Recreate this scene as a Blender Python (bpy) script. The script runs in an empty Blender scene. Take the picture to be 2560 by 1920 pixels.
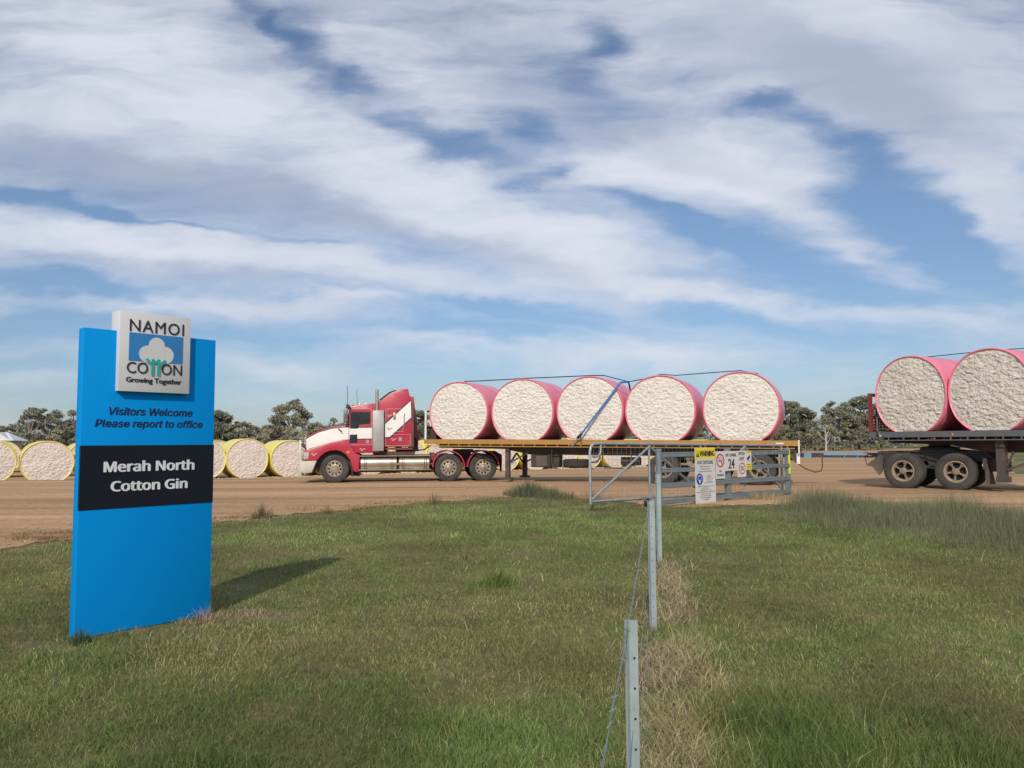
import bpy, bmesh, math, random
import numpy as np
from mathutils import Vector, Matrix

scene = bpy.context.scene
col = scene.collection
R = math.radians

# ------------------------------------------------------------------ camera
cam_data = bpy.data.cameras.new("camera")
cam = bpy.data.objects.new("camera", cam_data)
col.objects.link(cam)
cam_data.sensor_width = 36.0
cam_data.lens = 28.25
cam_data.clip_start = 0.05
cam_data.clip_end = 6000.0
PITCH, ROLL = R(4.2), R(0.35)
fwd = Vector((0, math.cos(PITCH), math.sin(PITCH)))
flat_up = Vector((1, 0, 0)).cross(fwd)
right = Vector((1, 0, 0)) * math.cos(ROLL) - flat_up * math.sin(ROLL)
up = right.cross(fwd)
cam.matrix_world = Matrix(((right.x, up.x, -fwd.x, 0), (right.y, up.y, -fwd.y, 0),
                           (right.z, up.z, -fwd.z, 1.45), (0, 0, 0, 1)))
scene.camera = cam

# ------------------------------------------------------------------ exposure
scene.view_settings.view_transform = 'Standard'
scene.view_settings.look = 'None'
scene.view_settings.exposure = 0.0
scene.view_settings.gamma = 1.0
scene.view_settings.use_curve_mapping = False

# ------------------------------------------------------------------ sun
SUN_EL = R(35.0)
SHX, SHY = 0.13, 0.9915                       # ground direction in which shadows fall
sun_data = bpy.data.lights.new("sun", 'SUN')
sun_data.energy = 3.3
sun_data.angle = R(1.2)
sun_data.color = (1.0, 0.92, 0.80)
sun = bpy.data.objects.new("sun", sun_data)
col.objects.link(sun)
ray = Vector((SHX * math.cos(SUN_EL), SHY * math.cos(SUN_EL), -math.sin(SUN_EL)))
sun.rotation_euler = ray.to_track_quat('-Z', 'Y').to_euler()
sun.location = (-3, -10, 20)

# ------------------------------------------------------------------ sky with cloud bands
COVER=[(-0.399,0.457,0.374,0.072,2.71,0.3),(-0.061,0.303,0.248,0.054,2.71,0.28),(-0.504,0.378,0.269,0.054,2.85,0.25),(-0.267,0.31,0.248,0.042,2.89,0.2),(-0.47,0.243,0.305,0.033,3.05,0.5),(-0.166,0.215,0.193,0.027,2.99,0.28),(-0.34,0.172,0.192,0.016,3.06,0.6),(-0.509,0.178,0.082,0.009,3.1,0.22),(-0.209,0.179,0.064,0.008,2.99,0.45),(0.047,0.534,0.137,0.037,3.04,0.18),(0.416,0.513,0.356,0.093,2.86,0.4),(0.472,0.408,0.247,0.074,2.59,0.3),(0.604,0.323,0.07,0.055,2.28,0.28),(0.269,0.355,0.159,0.051,2.89,0.55),(0.187,0.368,0.107,0.036,-2.97,0.18),(0.385,0.277,0.151,0.027,2.65,0.3),(0.465,0.228,0.081,0.011,2.78,0.18),(0.073,0.231,0.175,0.047,2.89,0.36),(0.23,0.19,0.139,0.015,2.98,0.48),(0.085,0.184,0.192,0.018,3.05,0.15),(-0.281,0.098,0.139,0.021,3,0.48),(0.113,0.106,0.243,0.023,3.07,0.42),(0.344,0.106,0.145,0.017,3.08,0.16),(0.462,0.158,0.174,0.018,3.05,0.28),(0.607,0.151,0.092,0.018,2.96,0.18),(-0.09,0.126,0.116,0.01,3.05,0.12),(-0.593,0.077,0.116,0.017,3.13,0.12),(-0.061,0.479,0.155,0.037,2.86,0.2),(-0.275,0.52,0.046,0.036,2.45,-0.52),(-0.203,0.474,0.06,0.016,2.95,-0.494),(-0.323,0.549,0.055,0.018,2.34,-0.325),(-0.36,0.567,0.037,0.018,2.09,-0.26),(-0.12,0.415,0.083,0.023,2.74,-0.442),(-0.049,0.375,0.065,0.021,2.87,-0.468),(0.016,0.405,0.047,0.024,2.95,-0.39),(0.112,0.518,0.037,0.036,1.45,-0.546),(0.082,0.484,0.066,0.021,2.68,-0.286),(0.063,0.35,0.053,0.011,-2.76,-0.442),(0.016,0.333,0.029,0.01,3.14,-0.26),(0.331,0.431,0.071,0.017,-2.97,-0.494),(0.389,0.403,0.065,0.021,2.74,-0.546),(0.453,0.366,0.041,0.024,2.4,-0.325),(0.485,0.306,0.087,0.054,2.5,-0.715),(0.571,0.246,0.098,0.036,2.56,-0.65),(0.523,0.228,0.116,0.036,2.87,-0.39),(0.168,0.302,0.07,0.013,2.78,-0.39),(0.232,0.266,0.088,0.018,2.74,-0.455),(0.336,0.229,0.128,0.029,2.89,-0.676),(0.463,0.187,0.139,0.018,3.05,-0.39),(-0.596,0.313,0.089,0.017,3.05,-0.676),(-0.489,0.288,0.059,0.013,2.78,-0.676),(-0.395,0.269,0.082,0.005,2.98,-0.39),(-0.283,0.257,0.094,0.005,2.98,-0.208),(-0.58,0.202,0.134,0.014,3.08,-0.546),(-0.607,0.153,0.099,0.023,3.13,-0.455),(-0.026,0.17,0.116,0.011,3.06,-0.39),(-0.09,0.155,0.116,0.012,2.99,-0.325),(-0.322,0.142,0.145,0.006,3.05,-0.286),(-0.061,0.138,0.192,0.013,3.03,-0.325),(0.088,0.454,0.071,0.018,2.77,-0.195),(0.287,0.153,0.151,0.013,2.96,-0.325),(0.026,0.155,0.093,0.011,2.96,-0.39)]
SHADE=[(-0.58,0.373,0.179,0.048,2.95,0.55),(-0.402,0.329,0.225,0.036,2.89,0.6),(-0.178,0.286,0.212,0.027,2.85,0.5),(0.027,0.231,0.117,0.024,2.87,0.2),(-0.44,0.216,0.246,0.013,3.05,0.3),(0.356,0.501,0.249,0.08,2.81,0.5),(0.502,0.414,0.194,0.067,2.59,0.45),(0.088,0.429,0.154,0.037,2.96,0.45),(-0.031,0.369,0.118,0.036,2.87,0.35),(-0.001,0.497,0.12,0.037,2.77,0.25),(0.234,0.361,0.118,0.03,2.87,0.15),(0.231,0.212,0.151,0.024,2.96,0.2),(0.595,0.506,0.118,0.075,2.78,0.3),(-0.477,0.494,0.243,0.042,2.71,-0.3),(-0.12,0.37,0.178,0.03,2.71,-0.3),(-0.529,0.258,0.206,0.018,3.05,-0.3),(0.186,0.338,0.153,0.024,2.87,-0.25),(0.085,0.249,0.088,0.024,2.87,-0.25)]

world = bpy.data.worlds.new("World")
scene.world = world
world.use_nodes = True
wt = world.node_tree
wt.nodes.clear()
WN, WL = wt.nodes, wt.links


def wn(kind, **kw):
    n = WN.new(kind)
    for k, v in kw.items():
        setattr(n, k, v)
    return n


def wmath(op, a, b=None, clamp=False):
    n = wn('ShaderNodeMath', operation=op, use_clamp=clamp)
    for i, s in enumerate((a, b)):
        if s is None:
            continue
        if isinstance(s, (int, float)):
            n.inputs[i].default_value = s
        else:
            WL.new(s, n.inputs[i])
    return n.outputs[0]


def wmap(val, a, b, c, d, mode='SMOOTHSTEP'):
    n = wn('ShaderNodeMapRange', interpolation_type=mode)
    WL.new(val, n.inputs[0])
    for i, v in enumerate((a, b, c, d)):
        n.inputs[i + 1].default_value = v
    return n.outputs[0]


def wmix(fac, a, b):
    n = wn('ShaderNodeMix', data_type='RGBA')
    if isinstance(fac, float):
        n.inputs[0].default_value = fac
    else:
        WL.new(fac, n.inputs[0])
    for i, s in ((6, a), (7, b)):
        if isinstance(s, tuple):
            n.inputs[i].default_value = (*s, 1)
        else:
            WL.new(s, n.inputs[i])
    return n.outputs[2]


SKY_STRENGTH = 0.1
sky = wn('ShaderNodeTexSky', sky_type='NISHITA', sun_disc=False)
sky.sun_elevation = SUN_EL
sky.sun_rotation = math.atan2(-SHX, -SHY)
sky.air_density = 1.0
sky.dust_density = 0.6
sky.ozone_density = 1.2
tc = wn('ShaderNodeTexCoord')
sep = wn('ShaderNodeSeparateXYZ')
WL.new(tc.outputs['Generated'], sep.inputs[0])
ysafe = wmath('MAXIMUM', sep.outputs[1], 0.2)
comb = wn('ShaderNodeCombineXYZ')
WL.new(wmath('DIVIDE', sep.outputs[0], ysafe), comb.inputs[0])
WL.new(wmath('DIVIDE', sep.outputs[2], ysafe), comb.inputs[1])
P = comb.outputs[0]                          # direction on the cloud sheet ahead


def wnoise(vec, scale, detail, rough, dist=0.0, out=0):
    n = wn('ShaderNodeTexNoise')
    n.inputs['Scale'].default_value = scale
    n.inputs['Detail'].default_value = detail
    n.inputs['Roughness'].default_value = rough
    n.inputs['Distortion'].default_value = dist
    WL.new(vec, n.inputs['Vector'])
    return n.outputs[out]


def wmapping(vec, loc, rot, scale, vt='POINT'):
    n = wn('ShaderNodeMapping', vector_type=vt)
    n.inputs['Location'].default_value = loc
    n.inputs['Rotation'].default_value = (0, 0, rot)
    n.inputs['Scale'].default_value = scale
    WL.new(vec, n.inputs['Vector'])
    return n.outputs[0]


def wvec(op, a, b):
    n = wn('ShaderNodeVectorMath', operation=op)
    for i, s in enumerate((a, b)):
        if isinstance(s, tuple):
            n.inputs[i].default_value = s
        else:
            WL.new(s, n.inputs[i])
    return n.outputs[0]


streak = wmapping(P, (0, 0, 0), R(20), (1.0, 2.6, 1))        # cloud bands run down to the right
warp1 = wvec('MULTIPLY', wvec('SUBTRACT', wnoise(streak, 3.2, 4, 0.55, 0, 1), (0.5, 0.5, 0.5)), (0.16, 0.09, 0))
warp2 = wvec('MULTIPLY', wvec('SUBTRACT', wnoise(streak, 13.0, 5, 0.6, 0, 1), (0.5, 0.5, 0.5)), (0.06, 0.035, 0))
PW = wvec('ADD', wvec('ADD', P, warp1), warp2)


def blob_sum(blobs, vec, total):
    """adds soft elliptical cloud masses (+) and gaps (-) one after another; feeding each on the last keeps the shader small"""
    for (x, y, rx, ry, rot, amp) in blobs:
        dep = wn('ShaderNodeVectorMath', operation='MULTIPLY_ADD')
        WL.new(total, dep.inputs[0]); dep.inputs[1].default_value = (0, 0, 1e-6); WL.new(vec, dep.inputs[2])
        m = wmapping(dep.outputs[0], (x, y, 0), rot, (rx * 1.45, ry * 1.45, 1), 'TEXTURE')
        ln = wn('ShaderNodeVectorMath', operation='LENGTH')
        WL.new(m, ln.inputs[0])
        g = wmap(ln.outputs['Value'], 0.0, 1.0, amp, 0.0)
        total = wmath('ADD', total, g)
    return total


# far more cloud overhead than near the horizon
base = wmap(sep.outputs[2], 0.08, 0.34, 0.16, 0.52, 'LINEAR')
cover = blob_sum(COVER, PW, base)
shade = blob_sum(SHADE, PW, wmath('MULTIPLY', cover, 0.0))
fine_v = wmapping(wvec('ADD', P, warp1), (3, 1, 0), R(19), (2.2, 11.0, 1))
fine = wnoise(fine_v, 1.6, 8, 0.62, 0.3)
puff = wnoise(wmapping(PW, (7, 2, 0), R(20), (3.5, 6.0, 1)), 2.2, 7, 0.58, 0.2)
cover = wmath('ADD', cover, wmath('MULTIPLY', wmath('SUBTRACT', fine, 0.5), 1.2))
cover = wmath('ADD', cover, wmath('MULTIPLY', wmath('SUBTRACT', puff, 0.5), 0.45))
alpha = wmap(cover, -0.12, 1.02, 0.0, 0.97)
shade = wmath('ADD', shade, wmath('MULTIPLY', wmath('SUBTRACT', wnoise(PW, 2.6, 5, 0.55), 0.45), 0.9))
shade = wmap(shade, -0.15, 0.75, 0.0, 1.0)
K = 1.0 / SKY_STRENGTH
WHITE = tuple(v * K for v in (0.74, 0.775, 0.86))
GREY = tuple(v * K for v in (0.42, 0.475, 0.61))
cloud = wmix(shade, WHITE, GREY)
tint = wn('ShaderNodeMix', data_type='RGBA', blend_type='MULTIPLY')
tint.inputs[0].default_value = 1.0
WL.new(sky.outputs[0], tint.inputs[6])
WL.new(wmix(wmap(sep.outputs[2], 0.0, 0.28, 0.0, 1.0, 'LINEAR'), (0.53, 0.65, 0.85), (0.86, 0.92, 1.02)), tint.inputs[7])
skycol = wmix(alpha, tint.outputs[2], cloud)
bg = wn('ShaderNodeBackground')
WL.new(skycol, bg.inputs[0])
bg.inputs[1].default_value = SKY_STRENGTH
wo = wn('ShaderNodeOutputWorld')
WL.new(bg.outputs[0], wo.inputs[0])

# ------------------------------------------------------------------ helpers
rng = random.Random(7)


def tag(o, label=None, cat=None, group=None, kind=None):
    if label: o['label'] = label
    if cat: o['category'] = cat
    if group: o['group'] = group
    if kind: o['kind'] = kind
    return o


def empty(name, loc=(0, 0, 0), rz=0.0, ry=0.0):
    o = bpy.data.objects.new(name, None)
    o.empty_display_size = 0.3
    col.objects.link(o)
    o.rotation_mode = 'XYZ'
    o.location = loc
    o.rotation_euler = (0, ry, rz)
    return o


def vnoise(x, y, seed=0):
    xi = np.floor(x).astype(np.int64); yi = np.floor(y).astype(np.int64)
    xf = x - xi; yf = y - yi
    u = xf * xf * (3 - 2 * xf); v = yf * yf * (3 - 2 * yf)

    def h(a, b):
        n = (a * 374761393 + b * 668265263 + seed * 974711) & 0x7fffffff
        n = ((n ^ (n >> 13)) * 1274126177) & 0x7fffffff
        return ((n ^ (n >> 16)) & 0xffff) / 65535.0
    return (h(xi, yi) * (1 - u) * (1 - v) + h(xi + 1, yi) * u * (1 - v)
            + h(xi, yi + 1) * (1 - u) * v + h(xi + 1, yi + 1) * u * v)


def fbm(x, y, seed=0, octs=4, gain=0.5):
    t = 0; a = 1.0; s = 0
    for i in range(octs):
        t = t + a * vnoise(x * 2 ** i, y * 2 ** i, seed + i * 17); s += a; a *= gain
    return t / s


class MB:
    """collects pieces that become one mesh object"""
    def __init__(self):
        self.v = []; self.f = []; self.m = []

    def add(self, verts, faces, mat=0):
        o = len(self.v)
        self.v += [tuple(p) for p in verts]
        self.f += [tuple(i + o for i in f) for f in faces]
        self.m += [mat] * len(faces)
        return self

    def add_bm(self, bm, mat=0):
        bm.verts.ensure_lookup_table()
        vs = [v.co[:] for v in bm.verts]
        fs = [tuple(v.index for v in f.verts) for f in bm.faces]
        bm.free()
        return self.add(vs, fs, mat)

    def prism(self, poly, y0, y1, mat=0, bevel=0.0, seg=2):
        """polygon in x,z drawn from y0 (near) to y1"""
        bm = bmesh.new()
        a = [bm.verts.new((x, y0, z)) for x, z in poly]
        b = [bm.verts.new((x, y1, z)) for x, z in poly]
        n = len(poly)
        caps = [bm.faces.new(a), bm.faces.new(list(reversed(b)))]
        for i in range(n):
            bm.faces.new((a[i], b[i], b[(i + 1) % n], a[(i + 1) % n]))
        bmesh.ops.recalc_face_normals(bm, faces=bm.faces[:])
        if bevel > 0:
            es = list({e for f in caps for e in f.edges})
            bmesh.ops.bevel(bm, geom=es, offset=bevel, segments=seg, affect='EDGES', profile=0.5, clamp_overlap=True)
        caps = [f for f in bm.faces if len(f.verts) > 4]
        if caps:
            bmesh.ops.triangulate(bm, faces=caps)
        bm.verts.index_update()
        return self.add_bm(bm, mat)

    def box(self, x0, x1, y0, y1, z0, z1, mat=0, bevel=0.0):
        if bevel > 0:
            bm = bmesh.new()
            bmesh.ops.create_cube(bm, size=1.0)
            for v in bm.verts:
                v.co = Vector(((x0 + x1) / 2 + v.co.x * (x1 - x0), (y0 + y1) / 2 + v.co.y * (y1 - y0), (z0 + z1) / 2 + v.co.z * (z1 - z0)))
            bmesh.ops.bevel(bm, geom=bm.edges[:], offset=bevel, segments=2, affect='EDGES', profile=0.5, clamp_overlap=True)
            bm.verts.index_update()
            return self.add_bm(bm, mat)
        vs = [(x, y, z) for z in (z0, z1) for y in (y0, y1) for x in (x0, x1)]
        return self.add(vs, [(0, 2, 3, 1), (4, 5, 7, 6), (0, 1, 5, 4), (2, 6, 7, 3), (0, 4, 6, 2), (1, 3, 7, 5)], mat)

    def bar(self, p0, p1, w, h, mat=0, upv=(0, 0, 1)):
        """rectangular bar from p0 to p1"""
        p0, p1 = Vector(p0), Vector(p1)
        d = (p1 - p0).normalized()
        u = Vector(upv)
        if abs(d.dot(u)) > 0.98: u = Vector((0, 1, 0))
        s = d.cross(u).normalized(); t = s.cross(d)
        vs = []
        for p in (p0, p1):
            for a, b in ((-1, -1), (1, -1), (1, 1), (-1, 1)):
                vs.append(p + s * (a * w / 2) + t * (b * h / 2))
        return self.add(vs, [(3, 2, 1, 0), (4, 5, 6, 7), (0, 1, 5, 4), (1, 2, 6, 5), (2, 3, 7, 6), (3, 0, 4, 7)], mat)

    def tube(self, pts, r, n=8, mat=0, caps=True):
        pts = [Vector(p) for p in pts]
        rs = r if isinstance(r, (list, tuple)) else [r] * len(pts)
        vs = []; fs = []
        prev = None
        for i, p in enumerate(pts):
            if i == 0: d = pts[1] - pts[0]
            elif i == len(pts) - 1: d = pts[-1] - pts[-2]
            else: d = (pts[i + 1] - p).normalized() + (p - pts[i - 1]).normalized()
            d.normalize()
            if prev is None:
                u = Vector((0, 0, 1)) if abs(d.z) < 0.9 else Vector((1, 0, 0))
                s = d.cross(u).normalized()
            else:
                s = (prev - d * prev.dot(d)).normalized()
            prev = s
            t = d.cross(s)
            for k in range(n):
                a = 2 * math.pi * k / n
                vs.append(p + (s * math.cos(a) + t * math.sin(a)) * rs[i])
        for i in range(len(pts) - 1):
            for k in range(n):
                k2 = (k + 1) % n
                fs.append((i * n + k, i * n + k2, (i + 1) * n + k2, (i + 1) * n + k))
        if caps:
            fs.append(tuple(reversed(range(n))))
            fs.append(tuple((len(pts) - 1) * n + k for k in range(n)))
        return self.add(vs, fs, mat)

    def lathe(self, prof, n=40, c=(0, 0, 0), axis='Y', mat=0):
        """profile of (radius, along) turned round an axis through c"""
        vs = []; fs = []
        for (r, a) in prof:
            for k in range(n):
                t = 2 * math.pi * k / n
                p, q = r * math.cos(t), r * math.sin(t)
                vs.append({'Y': (c[0] + p, c[1] + a, c[2] + q), 'Z': (c[0] + p, c[1] + q, c[2] + a),
                           'X': (c[0] + a, c[1] + p, c[2] + q)}[axis])
        for i in range(len(prof) - 1):
            for k in range(n):
                k2 = (k + 1) % n
                fs.append((i * n + k, i * n + k2, (i + 1) * n + k2, (i + 1) * n + k))
        return self.add(vs, fs, mat)

    def build(self, name, mats, parent=None, smooth=35, label=None):
        me = bpy.data.meshes.new(name)
        me.from_pydata(self.v, [], self.f)
        mats = mats if isinstance(mats, (list, tuple)) else [mats]
        for m in mats: me.materials.append(m)
        if len(mats) > 1:
            me.polygons.foreach_set('material_index', self.m)
        bm = bmesh.new(); bm.from_mesh(me)
        bmesh.ops.recalc_face_normals(bm, faces=bm.faces[:])
        bm.to_mesh(me); bm.free()
        if smooth:
            me.polygons.foreach_set('use_smooth', [True] * len(me.polygons))
            me.set_sharp_from_angle(angle=R(smooth))
        me.update()
        o = bpy.data.objects.new(name, me)
        col.objects.link(o)
        if parent: o.parent = parent
        if label: o['label'] = label
        return o


def copy_tree(o, parent=None):
    c = o.copy(); col.objects.link(c); c.parent = parent
    for ch in list(o.children):
        copy_tree(ch, c)
    return c


# ------------------------------------------------------------------ materials
MATS = {}


def mat(name, color, rough=0.6, metal=0.0, color2=None, nscale=3.0, amount=1.0, bump=0.0, bscale=40.0, spec=0.5, detail=6, stretch=None, lo=0.35, hi=0.7):
    m = bpy.data.materials.new(name)
    m.use_nodes = True
    nt = m.node_tree
    b = nt.nodes['Principled BSDF']
    b.inputs['Roughness'].default_value = rough
    b.inputs['Metallic'].default_value = metal
    b.inputs['Specular IOR Level'].default_value = spec
    tcn = nt.nodes.new('ShaderNodeTexCoord')
    vec = tcn.outputs['Object']
    if stretch:
        mp = nt.nodes.new('ShaderNodeMapping')
        mp.inputs['Scale'].default_value = stretch
        nt.links.new(vec, mp.inputs[0]); vec = mp.outputs[0]
    if color2 is None:
        color2 = tuple(c * 0.8 for c in color)
    n = nt.nodes.new('ShaderNodeTexNoise')
    n.inputs['Scale'].default_value = nscale
    n.inputs['Detail'].default_value = detail
    n.inputs['Roughness'].default_value = 0.62
    nt.links.new(vec, n.inputs['Vector'])
    mr = nt.nodes.new('ShaderNodeMapRange')
    mr.inputs[1].default_value = lo; mr.inputs[2].default_value = hi
    mr.inputs[3].default_value = 0; mr.inputs[4].default_value = amount
    nt.links.new(n.outputs[0], mr.inputs[0])
    mx = nt.nodes.new('ShaderNodeMix'); mx.data_type = 'RGBA'
    nt.links.new(mr.outputs[0], mx.inputs[0])
    mx.inputs[6].default_value = (*color, 1); mx.inputs[7].default_value = (*color2, 1)
    nt.links.new(mx.outputs[2], b.inputs['Base Color'])
    if bump > 0:
        n2 = nt.nodes.new('ShaderNodeTexNoise')
        n2.inputs['Scale'].default_value = bscale; n2.inputs['Detail'].default_value = 5
        nt.links.new(vec, n2.inputs['Vector'])
        bp = nt.nodes.new('ShaderNodeBump')
        bp.inputs['Strength'].default_value = bump; bp.inputs['Distance'].default_value = 0.02
        nt.links.new(n2.outputs[0], bp.inputs['Height'])
        nt.links.new(bp.outputs[0], b.inputs['Normal'])
    MATS[name] = m
    return m


DUST = (0.36, 0.26, 0.17)
M_red = mat('red_paint', (0.42, 0.030, 0.060), 0.32, color2=(0.40, 0.085, 0.085), nscale=1.2, amount=0.8, lo=0.45, hi=0.8)
M_reddark = mat('dark_red_paint', (0.17, 0.016, 0.028), 0.5, color2=(0.16, 0.06, 0.045), nscale=2.0)
M_white = mat('white_paint', (0.78, 0.77, 0.75), 0.35, color2=(0.66, 0.62, 0.56), nscale=1.5, amount=0.6)
M_navy = mat('navy_pinstripe', (0.03, 0.03, 0.09), 0.4)
M_silver = mat('silver_line', (0.6, 0.6, 0.6), 0.4)
M_chrome = mat('dusty_chrome', (0.62, 0.60, 0.56), 0.30, 0.9, color2=(0.45, 0.36, 0.26), nscale=2.5, amount=0.8)
M_tank = mat('dusty_polished_tank', (0.58, 0.54, 0.47), 0.28, 0.85, color2=(0.42, 0.32, 0.21), nscale=2.0, amount=0.9)
M_steel = mat('galvanised_steel', (0.40, 0.43, 0.45), 0.5, 0.55, color2=(0.28, 0.31, 0.33), nscale=6.0, bump=0.05)
M_galvdull = mat('dull_galvanised_steel', (0.22, 0.255, 0.275), 0.6, 0.25, color2=(0.15, 0.18, 0.20), nscale=4.0)
M_black = mat('black_steel', (0.025, 0.024, 0.026), 0.55, color2=(0.09, 0.068, 0.05), nscale=2.0, amount=0.7)
M_dark = mat('dark_underframe', (0.055, 0.048, 0.045), 0.75, color2=(0.15, 0.11, 0.08), nscale=1.8, amount=0.7)
M_maroon = mat('maroon_beam', (0.055, 0.022, 0.024), 0.7, color2=(0.10, 0.055, 0.045), nscale=2.2, amount=0.7)
M_tyre = mat('dusty_rubber', (0.036, 0.034, 0.034), 0.88, color2=(0.085, 0.070, 0.058), nscale=3.0, amount=0.85, bump=0.15, bscale=30)
M_rim = mat('dusty_alloy', (0.40, 0.345, 0.27), 0.5, 0.3, color2=(0.25, 0.19, 0.125), nscale=5.0)
M_rimtan = mat('tan_dusty_rim', (0.34, 0.27, 0.185), 0.7, 0.0, color2=(0.30, 0.22, 0.14), nscale=5.0)
M_mirror = mat('dark_mirror_shell', (0.22, 0.23, 0.24), 0.4, 0.5, color2=(0.10, 0.10, 0.10), nscale=6)
M_alloy = mat('dusty_matt_alloy', (0.58, 0.55, 0.50), 0.55, 0.15, color2=(0.46, 0.41, 0.34), nscale=3.0)
M_shield = mat('dull_alloy_shield', (0.40, 0.40, 0.39), 0.5, 0.3, color2=(0.32, 0.31, 0.30), nscale=3.0)
M_chassis = mat('grimy_red_chassis', (0.075, 0.016, 0.020), 0.7, color2=(0.07, 0.05, 0.04), nscale=2.0)
M_spoke = mat('grimy_spokes', (0.15, 0.115, 0.085), 0.7, color2=(0.28, 0.22, 0.15), nscale=5.0)
M_hole = mat('rim_opening', (0.012, 0.011, 0.010), 0.9)
M_glass = mat('cab_glass', (0.012, 0.020, 0.025), 0.12, color2=(0.035, 0.045, 0.045), nscale=2.0, spec=0.25)
M_amber = mat('amber_lens', (0.85, 0.22, 0.04), 0.3)
M_lens = mat('headlight_lens', (0.55, 0.50, 0.47), 0.15, 0.2)
M_mustard = mat('mustard_deck_paint', (0.40, 0.22, 0.050), 0.6, color2=(0.30, 0.16, 0.05), nscale=2.2, amount=0.9)
M_deck = mat('deck_boards', (0.17, 0.12, 0.08), 0.85, color2=(0.10, 0.075, 0.05), nscale=5)
M_bluegrey = mat('blue_grey_deck_edge', (0.085, 0.105, 0.13), 0.6, color2=(0.13, 0.12, 0.11), nscale=2.0)
M_skyblue = mat('pale_blue_drawbar_paint', (0.17, 0.34, 0.46), 0.5, color2=(0.22, 0.29, 0.32), nscale=4)
M_navyblue = mat('navy_blue_drawbar_paint', (0.03, 0.045, 0.10), 0.5, color2=(0.09, 0.08, 0.08), nscale=4)
M_signblue = mat('sign_blue_paint', (0.0005, 0.250, 0.655), 0.7, color2=(0.0005, 0.240, 0.630), nscale=0.7, amount=0.7, spec=0.08)
M_signblack = mat('sign_black_panel', (0.0075, 0.0105, 0.017), 0.5, color2=(0.009, 0.0125, 0.019), nscale=1.0, spec=0.2)
M_signwhite = mat('sign_white_panel', (0.62, 0.61, 0.62), 0.45, color2=(0.58, 0.57, 0.58), nscale=1.2)
M_letterwhite = mat('white_letters', (0.70, 0.71, 0.74), 0.5)
M_letternavy = mat('navy_letters', (0.010, 0.014, 0.05), 0.45)
M_letterblack = mat('charcoal_letters', (0.016, 0.022, 0.028), 0.45)
M_logoblue = mat('logo_blue', (0.03, 0.215, 0.52), 0.45)
M_teal = mat('logo_teal', (0.02, 0.40, 0.36), 0.45)
M_board = mat('white_safety_board', (0.60, 0.60, 0.60), 0.5, color2=(0.53, 0.52, 0.50), nscale=3)
M_yellow = mat('safety_yellow', (0.72, 0.60, 0.03), 0.5, color2=(0.62, 0.52, 0.05), nscale=6)
M_fluoro = mat('fluoro_yellow_tape', (0.72, 0.86, 0.02), 0.5)
M_print = mat('black_print', (0.02, 0.02, 0.022), 0.6)
M_signred = mat('prohibition_red', (0.50, 0.02, 0.04), 0.5)
M_mandblue = mat('mandatory_blue', (0.02, 0.06, 0.33), 0.5)
M_greyprint = mat('grey_print', (0.14, 0.14, 0.15), 0.6)
M_strap = mat('black_webbing', (0.014, 0.014, 0.02), 0.8)
M_bluestrap = mat('blue_webbing', (0.03, 0.14, 0.42), 0.75, color2=(0.05, 0.16, 0.40), nscale=8)
M_wire = mat('galvanised_wire', (0.30, 0.32, 0.33), 0.5, 0.5)
M_shed = mat('white_roof_sheet', (0.66, 0.67, 0.70), 0.5, color2=(0.58, 0.59, 0.62), nscale=0.3)
M_shedwall = mat('shed_wall_sheet', (0.40, 0.40, 0.39), 0.6)
M_timber = mat('weathered_timber', (0.19, 0.17, 0.15), 0.9)
M_concrete = mat('concrete_footing', (0.40, 0.36, 0.30), 0.9, color2=(0.30, 0.25, 0.19), nscale=8)


def plastic(name, c1, c2):
    m = mat(name, c1, 0.33, 0.0, color2=c2, nscale=1.6, amount=0.8, bump=0.7, bscale=5.0, spec=0.5, stretch=(1.6, 0.8, 1.6))
    return m


M_pink = plastic('pink_plastic_wrap', (0.72, 0.175, 0.265), (0.70, 0.23, 0.30))
M_wrapyellow = plastic('yellow_plastic_wrap', (0.74, 0.64, 0.10), (0.70, 0.60, 0.15))


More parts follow.
